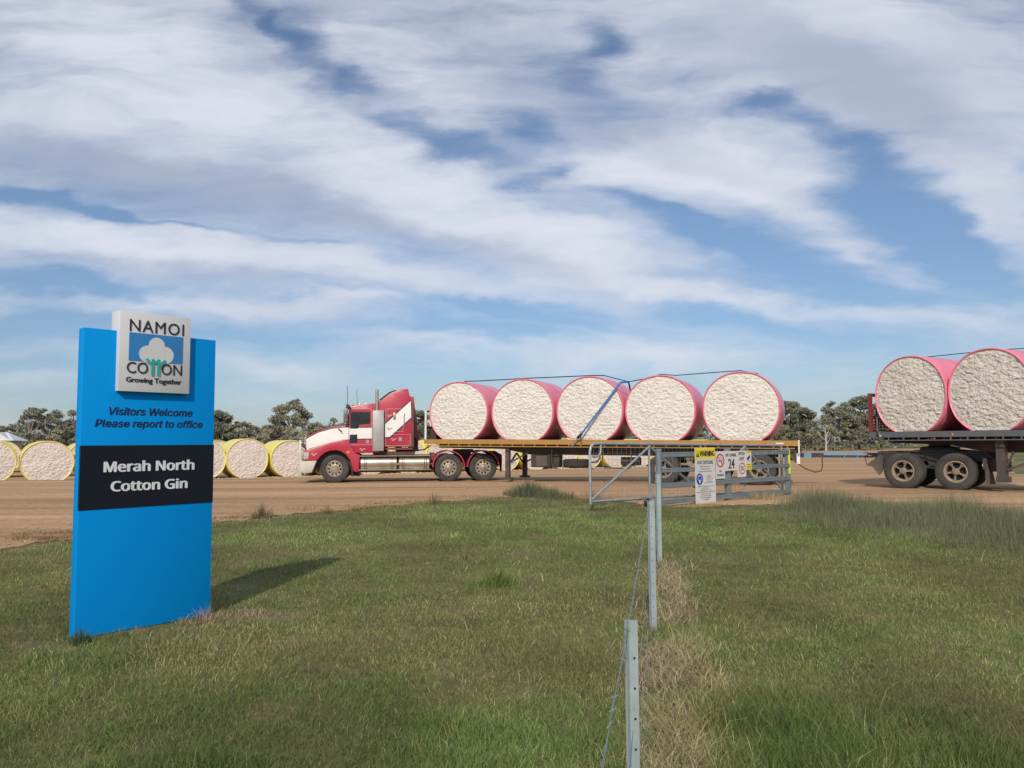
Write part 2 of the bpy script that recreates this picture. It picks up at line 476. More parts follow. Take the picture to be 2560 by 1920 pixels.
def cotton_mat(name, c1, c2, c3):
    m = bpy.data.materials.new(name); m.use_nodes = True
    nt = m.node_tree; b = nt.nodes['Principled BSDF']
    b.inputs['Roughness'].default_value = 0.95
    b.inputs['Specular IOR Level'].default_value = 0.1
    tcn = nt.nodes.new('ShaderNodeTexCoord')
    oi = nt.nodes.new('ShaderNodeObjectInfo')
    ad = nt.nodes.new('ShaderNodeVectorMath'); ad.operation = 'ADD'
    sc = nt.nodes.new('ShaderNodeVectorMath'); sc.operation = 'SCALE'
    nt.links.new(oi.outputs['Location'], sc.inputs[0]); sc.inputs['Scale'].default_value = 1.7
    nt.links.new(tcn.outputs['Object'], ad.inputs[0]); nt.links.new(sc.outputs[0], ad.inputs[1])
    mp = nt.nodes.new('ShaderNodeMapping'); mp.inputs['Scale'].default_value = (1, 1, 1.8)
    nt.links.new(ad.outputs[0], mp.inputs[0])

    def noise(s, d, r=0.6, dist=0.0):
        n = nt.nodes.new('ShaderNodeTexNoise')
        n.inputs['Scale'].default_value = s; n.inputs['Detail'].default_value = d
        n.inputs['Roughness'].default_value = r; n.inputs['Distortion'].default_value = dist
        nt.links.new(mp.outputs[0], n.inputs['Vector'])
        return n.outputs[0]
    a = noise(15.0, 4, 0.6, 0.6)
    r1 = nt.nodes.new('ShaderNodeMapRange'); r1.inputs[1].default_value = 0.35; r1.inputs[2].default_value = 0.62
    nt.links.new(noise(2.0, 4), r1.inputs[0])
    m1 = nt.nodes.new('ShaderNodeMix'); m1.data_type = 'RGBA'
    nt.links.new(r1.outputs[0], m1.inputs[0])
    m1.inputs[6].default_value = (*c1, 1); m1.inputs[7].default_value = (*c2, 1)
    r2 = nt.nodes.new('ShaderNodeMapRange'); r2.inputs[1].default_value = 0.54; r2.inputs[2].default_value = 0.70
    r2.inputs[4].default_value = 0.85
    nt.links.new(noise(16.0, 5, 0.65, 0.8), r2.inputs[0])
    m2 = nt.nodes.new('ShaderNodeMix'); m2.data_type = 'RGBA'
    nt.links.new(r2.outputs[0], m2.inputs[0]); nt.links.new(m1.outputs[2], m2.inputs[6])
    m2.inputs[7].default_value = (*c3, 1)  # darker crevice shade between the lumps, painted into the cotton colour
    nt.links.new(m2.outputs[2], b.inputs['Base Color'])
    bp = nt.nodes.new('ShaderNodeBump'); bp.inputs['Strength'].default_value = 1.0; bp.inputs['Distance'].default_value = 0.05
    nt.links.new(a, bp.inputs['Height'])
    bp2 = nt.nodes.new('ShaderNodeBump'); bp2.inputs['Strength'].default_value = 0.7; bp2.inputs['Distance'].default_value = 0.03
    nt.links.new(noise(24, 3), bp2.inputs['Height']); nt.links.new(bp.outputs[0], bp2.inputs['Normal'])
    nt.links.new(bp2.outputs[0], b.inputs['Normal'])
    return m


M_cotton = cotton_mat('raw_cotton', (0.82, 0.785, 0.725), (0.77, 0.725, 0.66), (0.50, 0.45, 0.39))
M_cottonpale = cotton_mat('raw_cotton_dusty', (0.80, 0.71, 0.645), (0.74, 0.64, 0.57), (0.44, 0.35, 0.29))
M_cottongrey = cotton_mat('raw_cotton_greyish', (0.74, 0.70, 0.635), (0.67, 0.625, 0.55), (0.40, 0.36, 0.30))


def attr_mat(name, transl=0.3, rough=0.8):
    """leaf and blade material: its colour is stored per leaf, for the far trees with haze mixed in"""
    m = bpy.data.materials.new(name); m.use_nodes = True
    nt = m.node_tree; b = nt.nodes['Principled BSDF']
    at = nt.nodes.new('ShaderNodeAttribute'); at.attribute_name = 'Col'
    nt.links.new(at.outputs['Color'], b.inputs['Base Color'])
    b.inputs['Roughness'].default_value = rough
    b.inputs['Specular IOR Level'].default_value = 0.2
    tr = nt.nodes.new('ShaderNodeBsdfTranslucent')
    nt.links.new(at.outputs['Color'], tr.inputs[0])
    mx = nt.nodes.new('ShaderNodeMixShader'); mx.inputs[0].default_value = transl
    nt.links.new(b.outputs[0], mx.inputs[1]); nt.links.new(tr.outputs[0], mx.inputs[2])
    nt.links.new(mx.outputs[0], nt.nodes['Material Output'].inputs[0])
    return m


M_blade = attr_mat('grass_blades', 0.25)
M_leaf = attr_mat('gum_leaves', 0.2, 0.6)


def np_mesh(name, verts, loops, starts, totals, material, colors=None, smooth=False):
    me = bpy.data.meshes.new(name)
    nv = len(verts)
    me.vertices.add(nv); me.vertices.foreach_set('co', np.ascontiguousarray(verts, dtype=np.float32).ravel())
    me.loops.add(len(loops)); me.loops.foreach_set('vertex_index', np.ascontiguousarray(loops, dtype=np.int32))
    me.polygons.add(len(starts)); me.polygons.foreach_set('loop_start', np.ascontiguousarray(starts, dtype=np.int32))
    me.polygons.foreach_set('loop_total', np.ascontiguousarray(totals, dtype=np.int32))
    if colors is not None:
        ca = me.color_attributes.new('Col', 'FLOAT_COLOR', 'POINT')
        c4 = np.ones((nv, 4), np.float32); c4[:, :3] = colors
        ca.data.foreach_set('color', c4.ravel())
    if smooth: me.polygons.foreach_set('use_smooth', np.ones(len(starts), bool))
    me.materials.append(material)
    me.update(calc_edges=True)
    me.validate()
    o = bpy.data.objects.new(name, me)
    col.objects.link(o)
    return o


def ground_z(y):
    t = np.clip((np.asarray(y, float) - 34.0) / 7.0, 0, 1)
    return -0.44 * t * t * (3 - 2 * t)


EDGE_R = [-1.6, -0.9, -0.637, -0.548, -0.372, -0.119, 0.025, 0.0945, 0.18, 0.27, 0.33, 0.45, 0.637, 0.9, 1.6]
EDGE_D = [7.6, 9.6, 11.3, 12.7, 15.0, 19.6, 22.6, 20.8, 18.2, 18.3, 18.3, 16.8, 13.4, 11.0, 8.5]


def edge_d(r):
    """distance ahead at which the lawn gives way to the dirt, by bearing"""
    return np.interp(r, EDGE_R, EDGE_D)


# ------------------------------------------------------------------ ground, dirt yard
def soil_mat(name, cols, scale, stretch=(1, 1, 1), bump=0.4, extra=None):
    m = bpy.data.materials.new(name); m.use_nodes = True
    nt = m.node_tree; b = nt.nodes['Principled BSDF']
    b.inputs['Roughness'].default_value = 0.95; b.inputs['Specular IOR Level'].default_value = 0.1
    tcn = nt.nodes.new('ShaderNodeTexCoord')
    mp = nt.nodes.new('ShaderNodeMapping'); mp.inputs['Scale'].default_value = stretch
    mp.inputs['Rotation'].default_value = (0, 0, R(8))
    nt.links.new(tcn.outputs['Object'], mp.inputs[0])

    def noise(s, d, vec):
        n = nt.nodes.new('ShaderNodeTexNoise'); n.inputs['Scale'].default_value = s
        n.inputs['Detail'].default_value = d; n.inputs['Roughness'].default_value = 0.65
        nt.links.new(vec, n.inputs['Vector']); return n.outputs[0]
    big = noise(scale, 6, mp.outputs[0])
    cr = nt.nodes.new('ShaderNodeValToRGB')
    el = cr.color_ramp.elements
    el[0].position = 0.32; el[0].color = (*cols[0], 1)
    el[1].position = 0.68; el[1].color = (*cols[2], 1)
    e = el.new(0.5); e.color = (*cols[1], 1)
    nt.links.new(big, cr.inputs[0])
    fine = noise(9.0, 6, tcn.outputs['Object'])
    mr = nt.nodes.new('ShaderNodeMapRange'); mr.inputs[1].default_value = 0.35; mr.inputs[2].default_value = 0.65
    mr.inputs[3].default_value = 0.78; mr.inputs[4].default_value = 1.15
    nt.links.new(fine, mr.inputs[0])
    mx = nt.nodes.new('ShaderNodeMix'); mx.data_type = 'RGBA'; mx.blend_type = 'MULTIPLY'; mx.inputs[0].default_value = 1
    nt.links.new(cr.outputs[0], mx.inputs[6]); nt.links.new(mr.outputs[0], mx.inputs[7])
    out = mx.outputs[2]
    if extra:
        mp2 = nt.nodes.new('ShaderNodeMapping'); mp2.inputs['Scale'].default_value = extra; mp2.inputs['Rotation'].default_value = (0, 0, R(14))
        nt.links.new(tcn.outputs['Object'], mp2.inputs[0])
        m3 = nt.nodes.new('ShaderNodeMapRange'); m3.inputs[1].default_value = 0.38; m3.inputs[2].default_value = 0.62
        m3.inputs[3].default_value = 0.84; m3.inputs[4].default_value = 1.08
        nt.links.new(noise(1.0, 4, mp2.outputs[0]), m3.inputs[0])
        mx2 = nt.nodes.new('ShaderNodeMix'); mx2.data_type = 'RGBA'; mx2.blend_type = 'MULTIPLY'; mx2.inputs[0].default_value = 1
        nt.links.new(out, mx2.inputs[6]); nt.links.new(m3.outputs[0], mx2.inputs[7]); out = mx2.outputs[2]
    nt.links.new(out, b.inputs['Base Color'])
    bp = nt.nodes.new('ShaderNodeBump'); bp.inputs['Strength'].default_value = bump; bp.inputs['Distance'].default_value = 0.05
    nt.links.new(noise(5.0, 8, tcn.outputs['Object']), bp.inputs['Height'])
    nt.links.new(bp.outputs[0], b.inputs['Normal'])
    return m


M_dirt = soil_mat('dirt', [(0.31, 0.196, 0.112), (0.42, 0.268, 0.152), (0.52, 0.34, 0.202)], 0.35, (0.10, 1.0, 1), 0.8, (0.035, 1.6, 1))
M_ground = soil_mat('paddock', [(0.085, 0.095, 0.035), (0.15, 0.14, 0.06), (0.24, 0.20, 0.10)], 0.08, (0.5, 1, 1), 0.3)
M_thatch = soil_mat('thatch_soil', [(0.085, 0.085, 0.036), (0.135, 0.118, 0.056), (0.22, 0.165, 0.095)], 1.1, (1, 1, 1), 0.8)


def grid_mesh(name, xs, ys, zf, material, keep=None):
    nx, ny = xs.shape[1], xs.shape[0]
    v = np.stack([xs.ravel(), ys.ravel(), zf(xs, ys).ravel()], 1)
    i, j = np.meshgrid(np.arange(ny - 1), np.arange(nx - 1), indexing='ij')
    q = np.stack([i * nx + j, i * nx + j + 1, (i + 1) * nx + j + 1, (i + 1) * nx + j], -1).reshape(-1, 4)
    if keep is not None:
        cx = v[q, 0].mean(1); cy = v[q, 1].mean(1)
        q = q[keep(cx, cy)]
    return np_mesh(name, v, q.ravel(), np.arange(len(q)) * 4, np.full(len(q), 4), material, None, True)


# the one big sheet, out to the horizon
ys = np.concatenate([np.linspace(-60, 32, 24), np.linspace(33, 43, 21), np.linspace(50, 400, 30), np.array([600, 1000, 2000, 4000])])
xs = np.concatenate([np.array([-4000, -1500, -600]), np.linspace(-300, 300, 61), np.array([600, 1500, 4000])])
X, Y = np.meshgrid(xs, ys)
tag(grid_mesh('ground', X, Y, lambda x, y: ground_z(y) - 0.006, M_ground), kind='structure')

# dirt yard: polar-ish grid from the lawn edge out to the paddock beyond
rr = np.linspace(-1.5, 1.5, 421)
tt = np.concatenate([np.linspace(0, 1, 60) ** 1.5 * 0.20, np.linspace(0.21, 1, 50)])
RR, TT = np.meshgrid(rr, tt)
near = edge_d(RR) + (fbm(RR * 60, RR * 0 + 3.3, 5, 4) - 0.5) * 1.3
far = 190.0
DD = near + (far - near) * TT
XX = RR * DD
tag(grid_mesh('dirt_road', XX, DD, lambda x, y: ground_z(y) + 0.004 + fbm(x * 0.6, y * 1.6, 31, 3) * 0.05 * np.clip((28 - y) / 6, 0.0, 1) * np.clip((y - edge_d(x / y)) / 1.5, 0, 1), M_dirt,
              keep=lambda cx, cy: ~((cx / cy > 0.605 + 0.02 * np.sin(cy * 0.7)) & (cy > 44))), kind='structure')

# soil under the lawn
rr = np.linspace(-1.5, 1.5, 241)
tt = np.linspace(0, 1, 60)
RR, TT = np.meshgrid(rr, tt)
DD = 1.0 + (edge_d(RR) + 1.0 - 1.0) * TT
tag(grid_mesh('lawn', RR * DD, DD, lambda x, y: 0 * x - 0.001, M_thatch), kind='structure')

# ------------------------------------------------------------------ grass
NR = np.random.default_rng(11)
FENCE_X0, FENCE_SL = -0.12, 0.19             # the wire fence runs along x = X0 + SL * y


def blades(name, px, py, pz, length, width, lean, colors, material, curl=0.35):
    n = len(px)
    az = NR.uniform(0, 2 * np.pi, n)
    side = np.stack([np.cos(az), np.sin(az), np.zeros(n)], 1)
    la = NR.uniform(0, 2 * np.pi, n)
    ld = np.stack([np.cos(la), np.sin(la), np.zeros(n)], 1)
    base = np.stack([px, py, pz], 1)
    h = length[:, None]; ln = lean[:, None]
    mid = base + ld * h * ln * 0.35 + np.array([0, 0, 1.0]) * h * 0.55 * np.sqrt(np.clip(1 - ln * ln * 0.3, 0.1, 1))
    tip = base + ld * h * ln * (1.0 + curl * 0.3) + np.array([0, 0, 1.0]) * h * np.sqrt(np.clip(1 - ln * ln * 0.8, 0.05, 1))
    w = width[:, None]
    v = np.empty((n, 5, 3), np.float32)
    v[:, 0] = base - side * w * 0.5; v[:, 1] = base + side * w * 0.5
    v[:, 2] = mid - side * w * 0.42; v[:, 3] = mid + side * w * 0.42
    v[:, 4] = tip
    o = (np.arange(n) * 5)[:, None]
    loops = np.concatenate([o + np.array([[0, 1, 3, 2]]), o + np.array([[2, 3, 4]])], 1).ravel()
    st = (np.arange(n) * 7)[:, None] + np.array([[0, 4]])
    tot = np.tile([4, 3], n)
    c = np.repeat(colors, 5, axis=0)
    return np_mesh(name, v.reshape(-1, 3), loops, st.ravel(), tot, material, c)


def spot(x, y, cx, cy, rx, ry, edge=0.35):
    d = np.sqrt(((x - cx) / rx) ** 2 + ((y - cy) / ry) ** 2) + (fbm(x * 2.3, y * 2.3, 77, 3) - 0.5) * 0.9
    return np.clip((1 - d) / edge, 0, 1)


def lawn_fields(x, y):
    fx = x - (FENCE_X0 + FENCE_SL * y)                       # distance to the right of the fence
    wob = fbm(x * 1.2 + 5, y * 1.2, 3, 4)
    strip = np.clip(1.25 - np.abs(fx - 0.16 - 0.3 * (wob - 0.5)) / (0.08 + 0.34 * wob), 0, 1)
    strip = strip * np.clip((y - 2.6) / 0.8, 0, 1) * np.clip((9.8 - y) / 2.0, 0, 1) * np.clip((fbm(x * 2.0, y * 1.5, 8, 4) - 0.36) / 0.22, 0, 1)
    lush = np.maximum.reduce([spot(x, y, 1.45, 4.0, 1.0, 0.95, 0.8), spot(x, y, 2.4, 3.6, 1.0, 0.6, 0.8) * 0.6, spot(x, y, -0.1, 4.0, 0.65, 0.55, 0.9) * 0.75,
                              spot(x, y, -0.15, 8.3, 0.35, 0.3) * 0.8, spot(x, y, 1.3, 5.7, 0.35, 0.7) * 0.5, spot(x, y, -1.5, 3.6, 0.6, 0.3) * 0.5,
                              spot(x, y, -2.9, 5.5, 0.5, 0.25) * 0.4])
    fresh = np.maximum(spot(x, y, 1.2, 13.5, 3.0, 3.2) * 0.95, spot(x, y, -4.0, 13.4, 3.0, 2.4) * 0.6)
    fresh = np.maximum(fresh, np.maximum(spot(x, y, 4.5, 13.0, 2.5, 3.5) * 0.7, spot(x, y, -0.8, 16.5, 2.5, 3.0) * 0.7))
    brown = np.clip((fbm(x * 0.55 + 9, y * 0.55, 21, 5, 0.6) - 0.45) / 0.22, 0, 1)
    brown = brown * np.clip((13 - y) / 5, 0.10, 1) * np.where(fx < 0, 0.9, 0.6)
    bare = np.maximum(np.maximum(spot(x, y, -2.30, 6.85, 0.50, 0.20), spot(x, y, -2.75, 6.55, 0.45, 0.16)), spot(x, y, -3.40, 6.0, 0.40, 0.18))
    edge = np.maximum(np.clip(1 - (edge_d(x / y) - y) / 0.8, 0, 1) * (x < 0.5), bare)
    return fx, strip, lush, fresh, brown, bare, edge


def blade_color(x, y, n, strip, lush, fresh, brown, edge):
    olive = np.array([0.172, 0.180, 0.072]); green = np.array([0.118, 0.170, 0.052]); straw = np.array([0.42, 0.335, 0.185])
    dull = np.array([0.215, 0.175, 0.085]); bright = np.array([0.185, 0.235, 0.070])
    t = NR.random(n)[:, None]
    c = olive * (1 - t) + green * t
    b = (brown * NR.random(n) ** 0.6)[:, None]
    c = c * (1 - b * 0.85) + dull * b * 0.85
    f = (fresh * NR.uniform(0.4, 1, n))[:, None]
    c = c * (1 - f) + bright * f
    l = (lush * NR.uniform(0.6, 1, n))[:, None]
    c = c * (1 - l) + np.array([0.105, 0.142, 0.045]) * l
    dry = (NR.random(n) < 0.05 + 0.13 * brown + 0.80 * strip + 0.75 * edge - 0.04 * lush)
    s = straw * NR.uniform(0.55, 1.1, n)[:, None]
    c = np.where(dry[:, None], s, c)
    tone = 0.72 + 0.56 * np.clip((fbm(x * 0.8 + 31, y * 0.55, 91, 4) - 0.3) / 0.4, 0, 1)          # ranker and thinner growth
    return np.clip(c * np.array([1.20, 1.33, 1.15]) * tone[:, None] * NR.uniform(0.65, 1.35, n)[:, None], 0, 1)


def sample_lawn(n, dmin, power):
    """more blades nearer by"""
    u = NR.random(n)
    if power == 1:
        d = dmin * (23.0 / dmin) ** u
    else:
        d = dmin + (23.0 - dmin) * u
    r = NR.uniform(-0.80, 0.80, n)
    wide = NR.random(n) < 0.12                   # thinner beyond the edges of the view
    r[wide] = np.sign(r[wide]) * NR.uniform(0.8, 1.25, wide.sum())
    return r * d, d


N = 740000
x, y = sample_lawn(N, 2.6, 1)
fx, strip, lush, fresh, brown, bare, edge = lawn_fields(x, y)
lim = edge_d(x / y) + (fbm(x * 1.4, y * 1.4, 4, 4) - 0.5) * 2.2
inside_sign = np.abs((x + 3.27) * 0.649 + (y - 6.15) * 0.761 - 0.545) < 0.56
nrm = -(x + 3.27) * 0.761 + (y - 6.15) * 0.649
keep = (y < lim) & ~(inside_sign & (nrm > -0.01) & (nrm < 0.13)) & (NR.random(N) > bare * 0.86)
# clumpy growth
keep &= NR.random(N) < 0.35 + 1.0 * fbm(x * 5, y * 5, 13, 3)
x, y, strip, lush, fresh, brown, edge = [a[keep] for a in (x, y, strip, lush, fresh, brown, edge)]
n = len(x)
clump = fbm(x * 3.1, y * 3.1, 41, 3)
length = NR.uniform(0.018, 0.058, n) * (0.5 + 1.0 * clump) * (1 + 3.2 * lush * NR.random(n) + 0.5 * fresh + 1.0 * strip * NR.random(n))
tall = NR.random(n) < 0.008
length[tall] *= NR.uniform(1.5, 3.2, tall.sum())
width = (0.0017 + 0.00030 * y) * NR.uniform(0.7, 1.3, n)
lean = NR.uniform(0.35, 1.15, n); lean[lush > 0.4] *= 0.75
tag(blades('grass', x, y, np.full(n, -0.004), length, width, lean, blade_color(x, y, n, strip, lush, fresh, brown, edge), M_blade),
    'short olive green lawn grass with brown patches covering the foreground', 'grass', kind='stuff')

# long dead grass left standing along the foot of the wire fence
n = 19000
y = NR.uniform(2.4, 10.2, n); u = NR.normal(0, 1, n)
x = FENCE_X0 + FENCE_SL * y + 0.13 + u * (0.07 + 0.10 * fbm(y * 1.7, y * 0 + 2.2, 55, 3)) * np.clip(y / 5.5, 0.45, 1)
w_ = fbm(x * 2.0, y * 1.5, 8, 4)
k = (NR.random(n) < np.clip((w_ - 0.34) / 0.22, 0, 1) * np.clip((10.2 - y) / 3.5, 0.1, 1))
x, y = x[k], y[k]; n = len(x)
cc = np.array([0.60, 0.485, 0.315]) * NR.uniform(0.55, 1.15, n)[:, None]
gr = NR.random(n) < 0.30
cc[gr] = np.array([0.12, 0.13, 0.04])
tag(blades('dry_grass', x, y, np.full(n, -0.004), NR.uniform(0.05, 0.16, n), (0.0022 + 0.00025 * y) * NR.uniform(0.7, 1.2, n), NR.uniform(0.4, 1.25, n), cc, M_blade, 0.8),
    'straw coloured dead grass along the foot of the wire fence', 'dry grass', kind='stuff')

# brown weeds on the dirt side of the lawn
n = 26000
r = NR.uniform(-1.0, 0.2, n); e = edge_d(r)
d = e + NR.normal(0.5, 0.55, n) + (fbm(r * 20, r * 0 + 1.5, 15, 3) - 0.5) * 1.5
x, y = r * d, d
k = NR.random(n) < np.clip((fbm(x * 1.5, y * 2.0, 18, 4) - 0.46) / 0.2, 0, 1) * np.clip((-0.0 - r) * 2.2 + 0.25, 0.1, 1)
x, y = x[k], y[k]; n = len(x)
cc = np.array([0.36, 0.24, 0.135]) * NR.uniform(0.5, 1.2, n)[:, None]
tag(blades('dry_weeds', x, y, np.full(n, 0.0), NR.uniform(0.03, 0.13, n), np.full(n, 0.009), NR.uniform(0.5, 1.3, n), cc, M_blade, 0.8),
    'reddish brown dead weeds fringing the lawn beside the dirt yard', 'dry weeds', kind='stuff')

# tall fine seed-head grass beyond the lawn on the right
n = 98000
r = NR.uniform(0.27, 1.1, n)
e = edge_d(r)
d = e + 0.2 - NR.random(n) ** 1.25 * (2.2 + 2.6 * fbm(r * 14, r * 0, 9, 3)) * (e / 14)
x, y = r * d, d
k = NR.random(n) < np.clip((r - 0.285 - 0.012 * (d - 15)) / 0.07, 0, 1) * np.clip((fbm(x * 0.9, y * 0.9, 29, 3) - 0.20) / 0.25, 0, 1)
x, y, e, d = x[k], y[k], e[k], d[k]; n = len(x)
near_ = np.clip((e + 0.2 - d) / (4.5 * e / 14), 0, 1)
k2 = NR.random(n) < 0.95 - near_ * 0.80
x, y, near_ = x[k2], y[k2], near_[k2]; n = len(x)
hh = (1.05 - 0.75 * near_) * (0.20 + 0.52 * fbm(x * 0.8, y * 0.8, 61, 3)) * NR.uniform(0.35, 1.15, n) * np.clip((x / y - 0.27) / 0.09, 0.25, 1)
cc = np.array([0.185, 0.205, 0.110]) * NR.uniform(0.6, 1.3, n)[:, None] * (0.75 + 0.5 * fbm(x * 1.3, y * 1.3, 19, 3))[:, None]
ss = NR.random(n) < 0.22
cc[ss] = np.array([0.24, 0.21, 0.15]) * NR.uniform(0.7, 1.2, ss.sum())[:, None]
tag(blades('tall_grass', x, y, np.full(n, -0.004), hh, np.full(n, 0.0050) * NR.uniform(0.6, 1.2, n), NR.uniform(0.05, 1.0, n) ** 1.4, cc, M_blade),
    'tall dark grey green grass growing right of the gate', 'tall grass', kind='stuff')


def weed_clump(name, cx, cy, rad, height, n, c1, label, cat, lean=0.6, z=-0.004, w=0.007):
    a = NR.uniform(0, 2 * np.pi, n); q = rad * NR.random(n) ** 0.75 * (0.7 + 0.6 * fbm(np.cos(a) * 1.5 + cx, np.sin(a) * 1.5 + cy, 3, 2))
    x = cx + np.cos(a) * q; y = cy + np.sin(a) * q
    c = np.array(c1) * 1.25 * NR.uniform(0.6, 1.3, n)[:, None]
    o = blades(name, x - cx, y - cy, np.zeros(n), height * NR.uniform(0.3, 1.0, n) ** 1.3 * (1.08 - 0.75 * np.clip(q / (rad * 1.2), 0, 1)), np.full(n, w), NR.uniform(0.1, lean, n), c, M_blade)
    o.location = (cx, cy, z)
    return tag(o, label, cat)


weed_clump('weed_clump', -3.18, 6.02, 0.07, 0.17, 260, (0.06, 0.10, 0.055), 'small dark green weed at the near corner of the blue sign', 'weed', w=0.005)
weed_clump('weed_clump', 0.45, 22.2, 0.75, 0.55, 1500, (0.10, 0.115, 0.065), 'tall grey green weeds left of the sliding gate beside the dirt yard', 'weed', 0.45, w=0.010)
weed_clump('weed_clump', 1.1, 21.2, 0.6, 0.40, 700, (0.12, 0.12, 0.07), 'lower grey green weeds just left of the sliding gate end post', 'weed', 0.5, w=0.010)
weed_clump('weed_clump', -4.95, 16.0, 0.20, 0.40, 220, (0.15, 0.13, 0.07), 'thin brownish weed standing on the dirt edge right of the blue sign', 'weed', 0.35, w=0.010)
weed_clump('weed_clump', -3.85, 16.9, 0.14, 0.28, 90, (0.15, 0.13, 0.07), 'tiny sparse weed on the dirt edge below the truck front wheel', 'weed', 0.35, w=0.009)
weed_clump('weed_clump', -1.9, 19.6, 0.22, 0.40, 120, (0.15, 0.13, 0.07), 'thin seedy weed on the dirt edge below the truck fuel tanks', 'weed', 0.3, w=0.009)
weed_clump('weed_clump', 2.0, 20.1, 0.55, 0.45, 260, (0.20, 0.16, 0.09), 'dry seedy weed stalks showing through the mesh of the sliding gate', 'weed', 0.4, w=0.008)
weed_clump('grass_tussock', -0.15, 8.3, 0.16, 0.30, 260, (0.11, 0.15, 0.035), 'green grass tussock standing alone in the middle of the lawn', 'grass tussock', 0.8, w=0.006)
weed_clump('grass_tussock', -0.62, 10.2, 0.14, 0.34, 60, (0.20, 0.20, 0.09), 'pale sparse grass tussock in the lawn below the yellow trailer', 'grass tussock', 0.5, w=0.006)
weed_clump('dry_tussock', -2.55, 6.72, 0.16, 0.22, 170, (0.30, 0.22, 0.14), 'dead brown grass tuft against the right half of the blue sign foot', 'dry grass', 1.1, w=0.005)
weed_clump('dry_tussock', -2.25, 6.95, 0.25, 0.14, 260, (0.32, 0.24, 0.15), 'flattened straw tuft just right of the blue sign corner', 'dry grass', 1.2, w=0.005)
weed_clump('dry_tussock', 4.35, 19.65, 0.5, 0.30, 420, (0.32, 0.25, 0.14), 'straw coloured grass just behind the foot of the dust warning sign', 'dry grass', 0.8, w=0.008)
weed_clump('dry_tussock', 6.2, 20.0, 0.6, 0.40, 420, (0.30, 0.25, 0.14), 'straw coloured grass under the right half of the rail barrier', 'dry grass', 0.8, w=0.008)

# loose clods and cotton fluff on the dirt
n = 4600
r = NR.uniform(-0.8, 0.8, n); d = edge_d(r) + NR.exponential(2.2, n) + 0.2
px, py = r * d, d
# cotton lint shed along the foot of the bales and under the trailers
nl = 1100
s_ = NR.uniform(-6, 50, nl); b_ = NR.normal(-0.5, 0.7, nl)
lx, ly = -23.5 + 0.829 * s_ - 0.559 * b_, 40.6 + 0.559 * s_ + 0.829 * b_
px[-nl:], py[-nl:] = lx, ly
size = NR.uniform(0.008, 0.035, n)
size[-nl:] *= 1.6
oct_v = np.array([[1, 0, 0], [-1, 0, 0], [0, 1, 0], [0, -1, 0], [0, 0, 1], [0, 0, -1]], float)
oct_f = np.array([[0, 2, 4], [2, 1, 4], [1, 3, 4], [3, 0, 4], [2, 0, 5], [1, 2, 5], [3, 1, 5], [0, 3, 5]])
V = oct_v[None] * (size[:, None, None] * NR.uniform(0.6, 1.4, (n, 6, 1)))
V[:, :, 2] *= 0.6
V += np.stack([px, py, ground_z(py) + 0.008], 1)[:, None]
L = (oct_f[None] + (np.arange(n) * 6)[:, None, None]).reshape(-1)
cc = np.array([0.30, 0.20, 0.13]) * NR.uniform(0.5, 1.3, n)[:, None]
fl = NR.random(n) < 0.10
fl[-1100:] = True
cc[fl] = (0.6, 0.56, 0.5)
tag(np_mesh('gravel', V.reshape(-1, 3), L, np.arange(n * 8) * 3, np.full(n * 8, 3), attr_mat('clods', 0.0, 0.95), np.repeat(cc, 6, 0)),
    'scattered clods and bits of white cotton fluff on the dirt', 'gravel', kind='stuff')

# ------------------------------------------------------------------ lettering
import os


def shipped_font(fn):
    """a typeface that ships inside Blender itself; Blender's built-in face if it is not there"""
    try:
        return bpy.data.fonts.load(os.path.join(bpy.utils.system_resource('DATAFILES'), 'fonts', fn))
    except Exception:
        return None


FONTS = {'plain': None, 'arial': shipped_font('Inter.woff2'), 'humanist': shipped_font('NotoSansHebrew-Regular.woff2')}


def text_shape(body, font='plain', shear=0.0, spacing=1.0):
    cu = bpy.data.curves.new('t', 'FONT')
    cu.body = body; cu.shear = shear; cu.space_character = spacing
    cu.resolution_u = 3
    if FONTS[font]: cu.font = FONTS[font]
    o = bpy.data.objects.new('t', cu); col.objects.link(o)
    dg = bpy.context.evaluated_depsgraph_get()
    me = bpy.data.meshes.new_from_object(o.evaluated_get(dg))
    bpy.data.objects.remove(o)
    v = np.empty(len(me.vertices) * 3, np.float32); me.vertices.foreach_get('co', v)
    v = v.reshape(-1, 3)
    f = [tuple(p.vertices) for p in me.polygons]
    bpy.data.meshes.remove(me); bpy.data.curves.remove(cu)
    return v, f


CAPS = {}


def cap_height(font):
    if font not in CAPS:
        v, f = text_shape('H', font); CAPS[font] = float(v[:, 1].max() - v[:, 1].min())
    return CAPS[font]


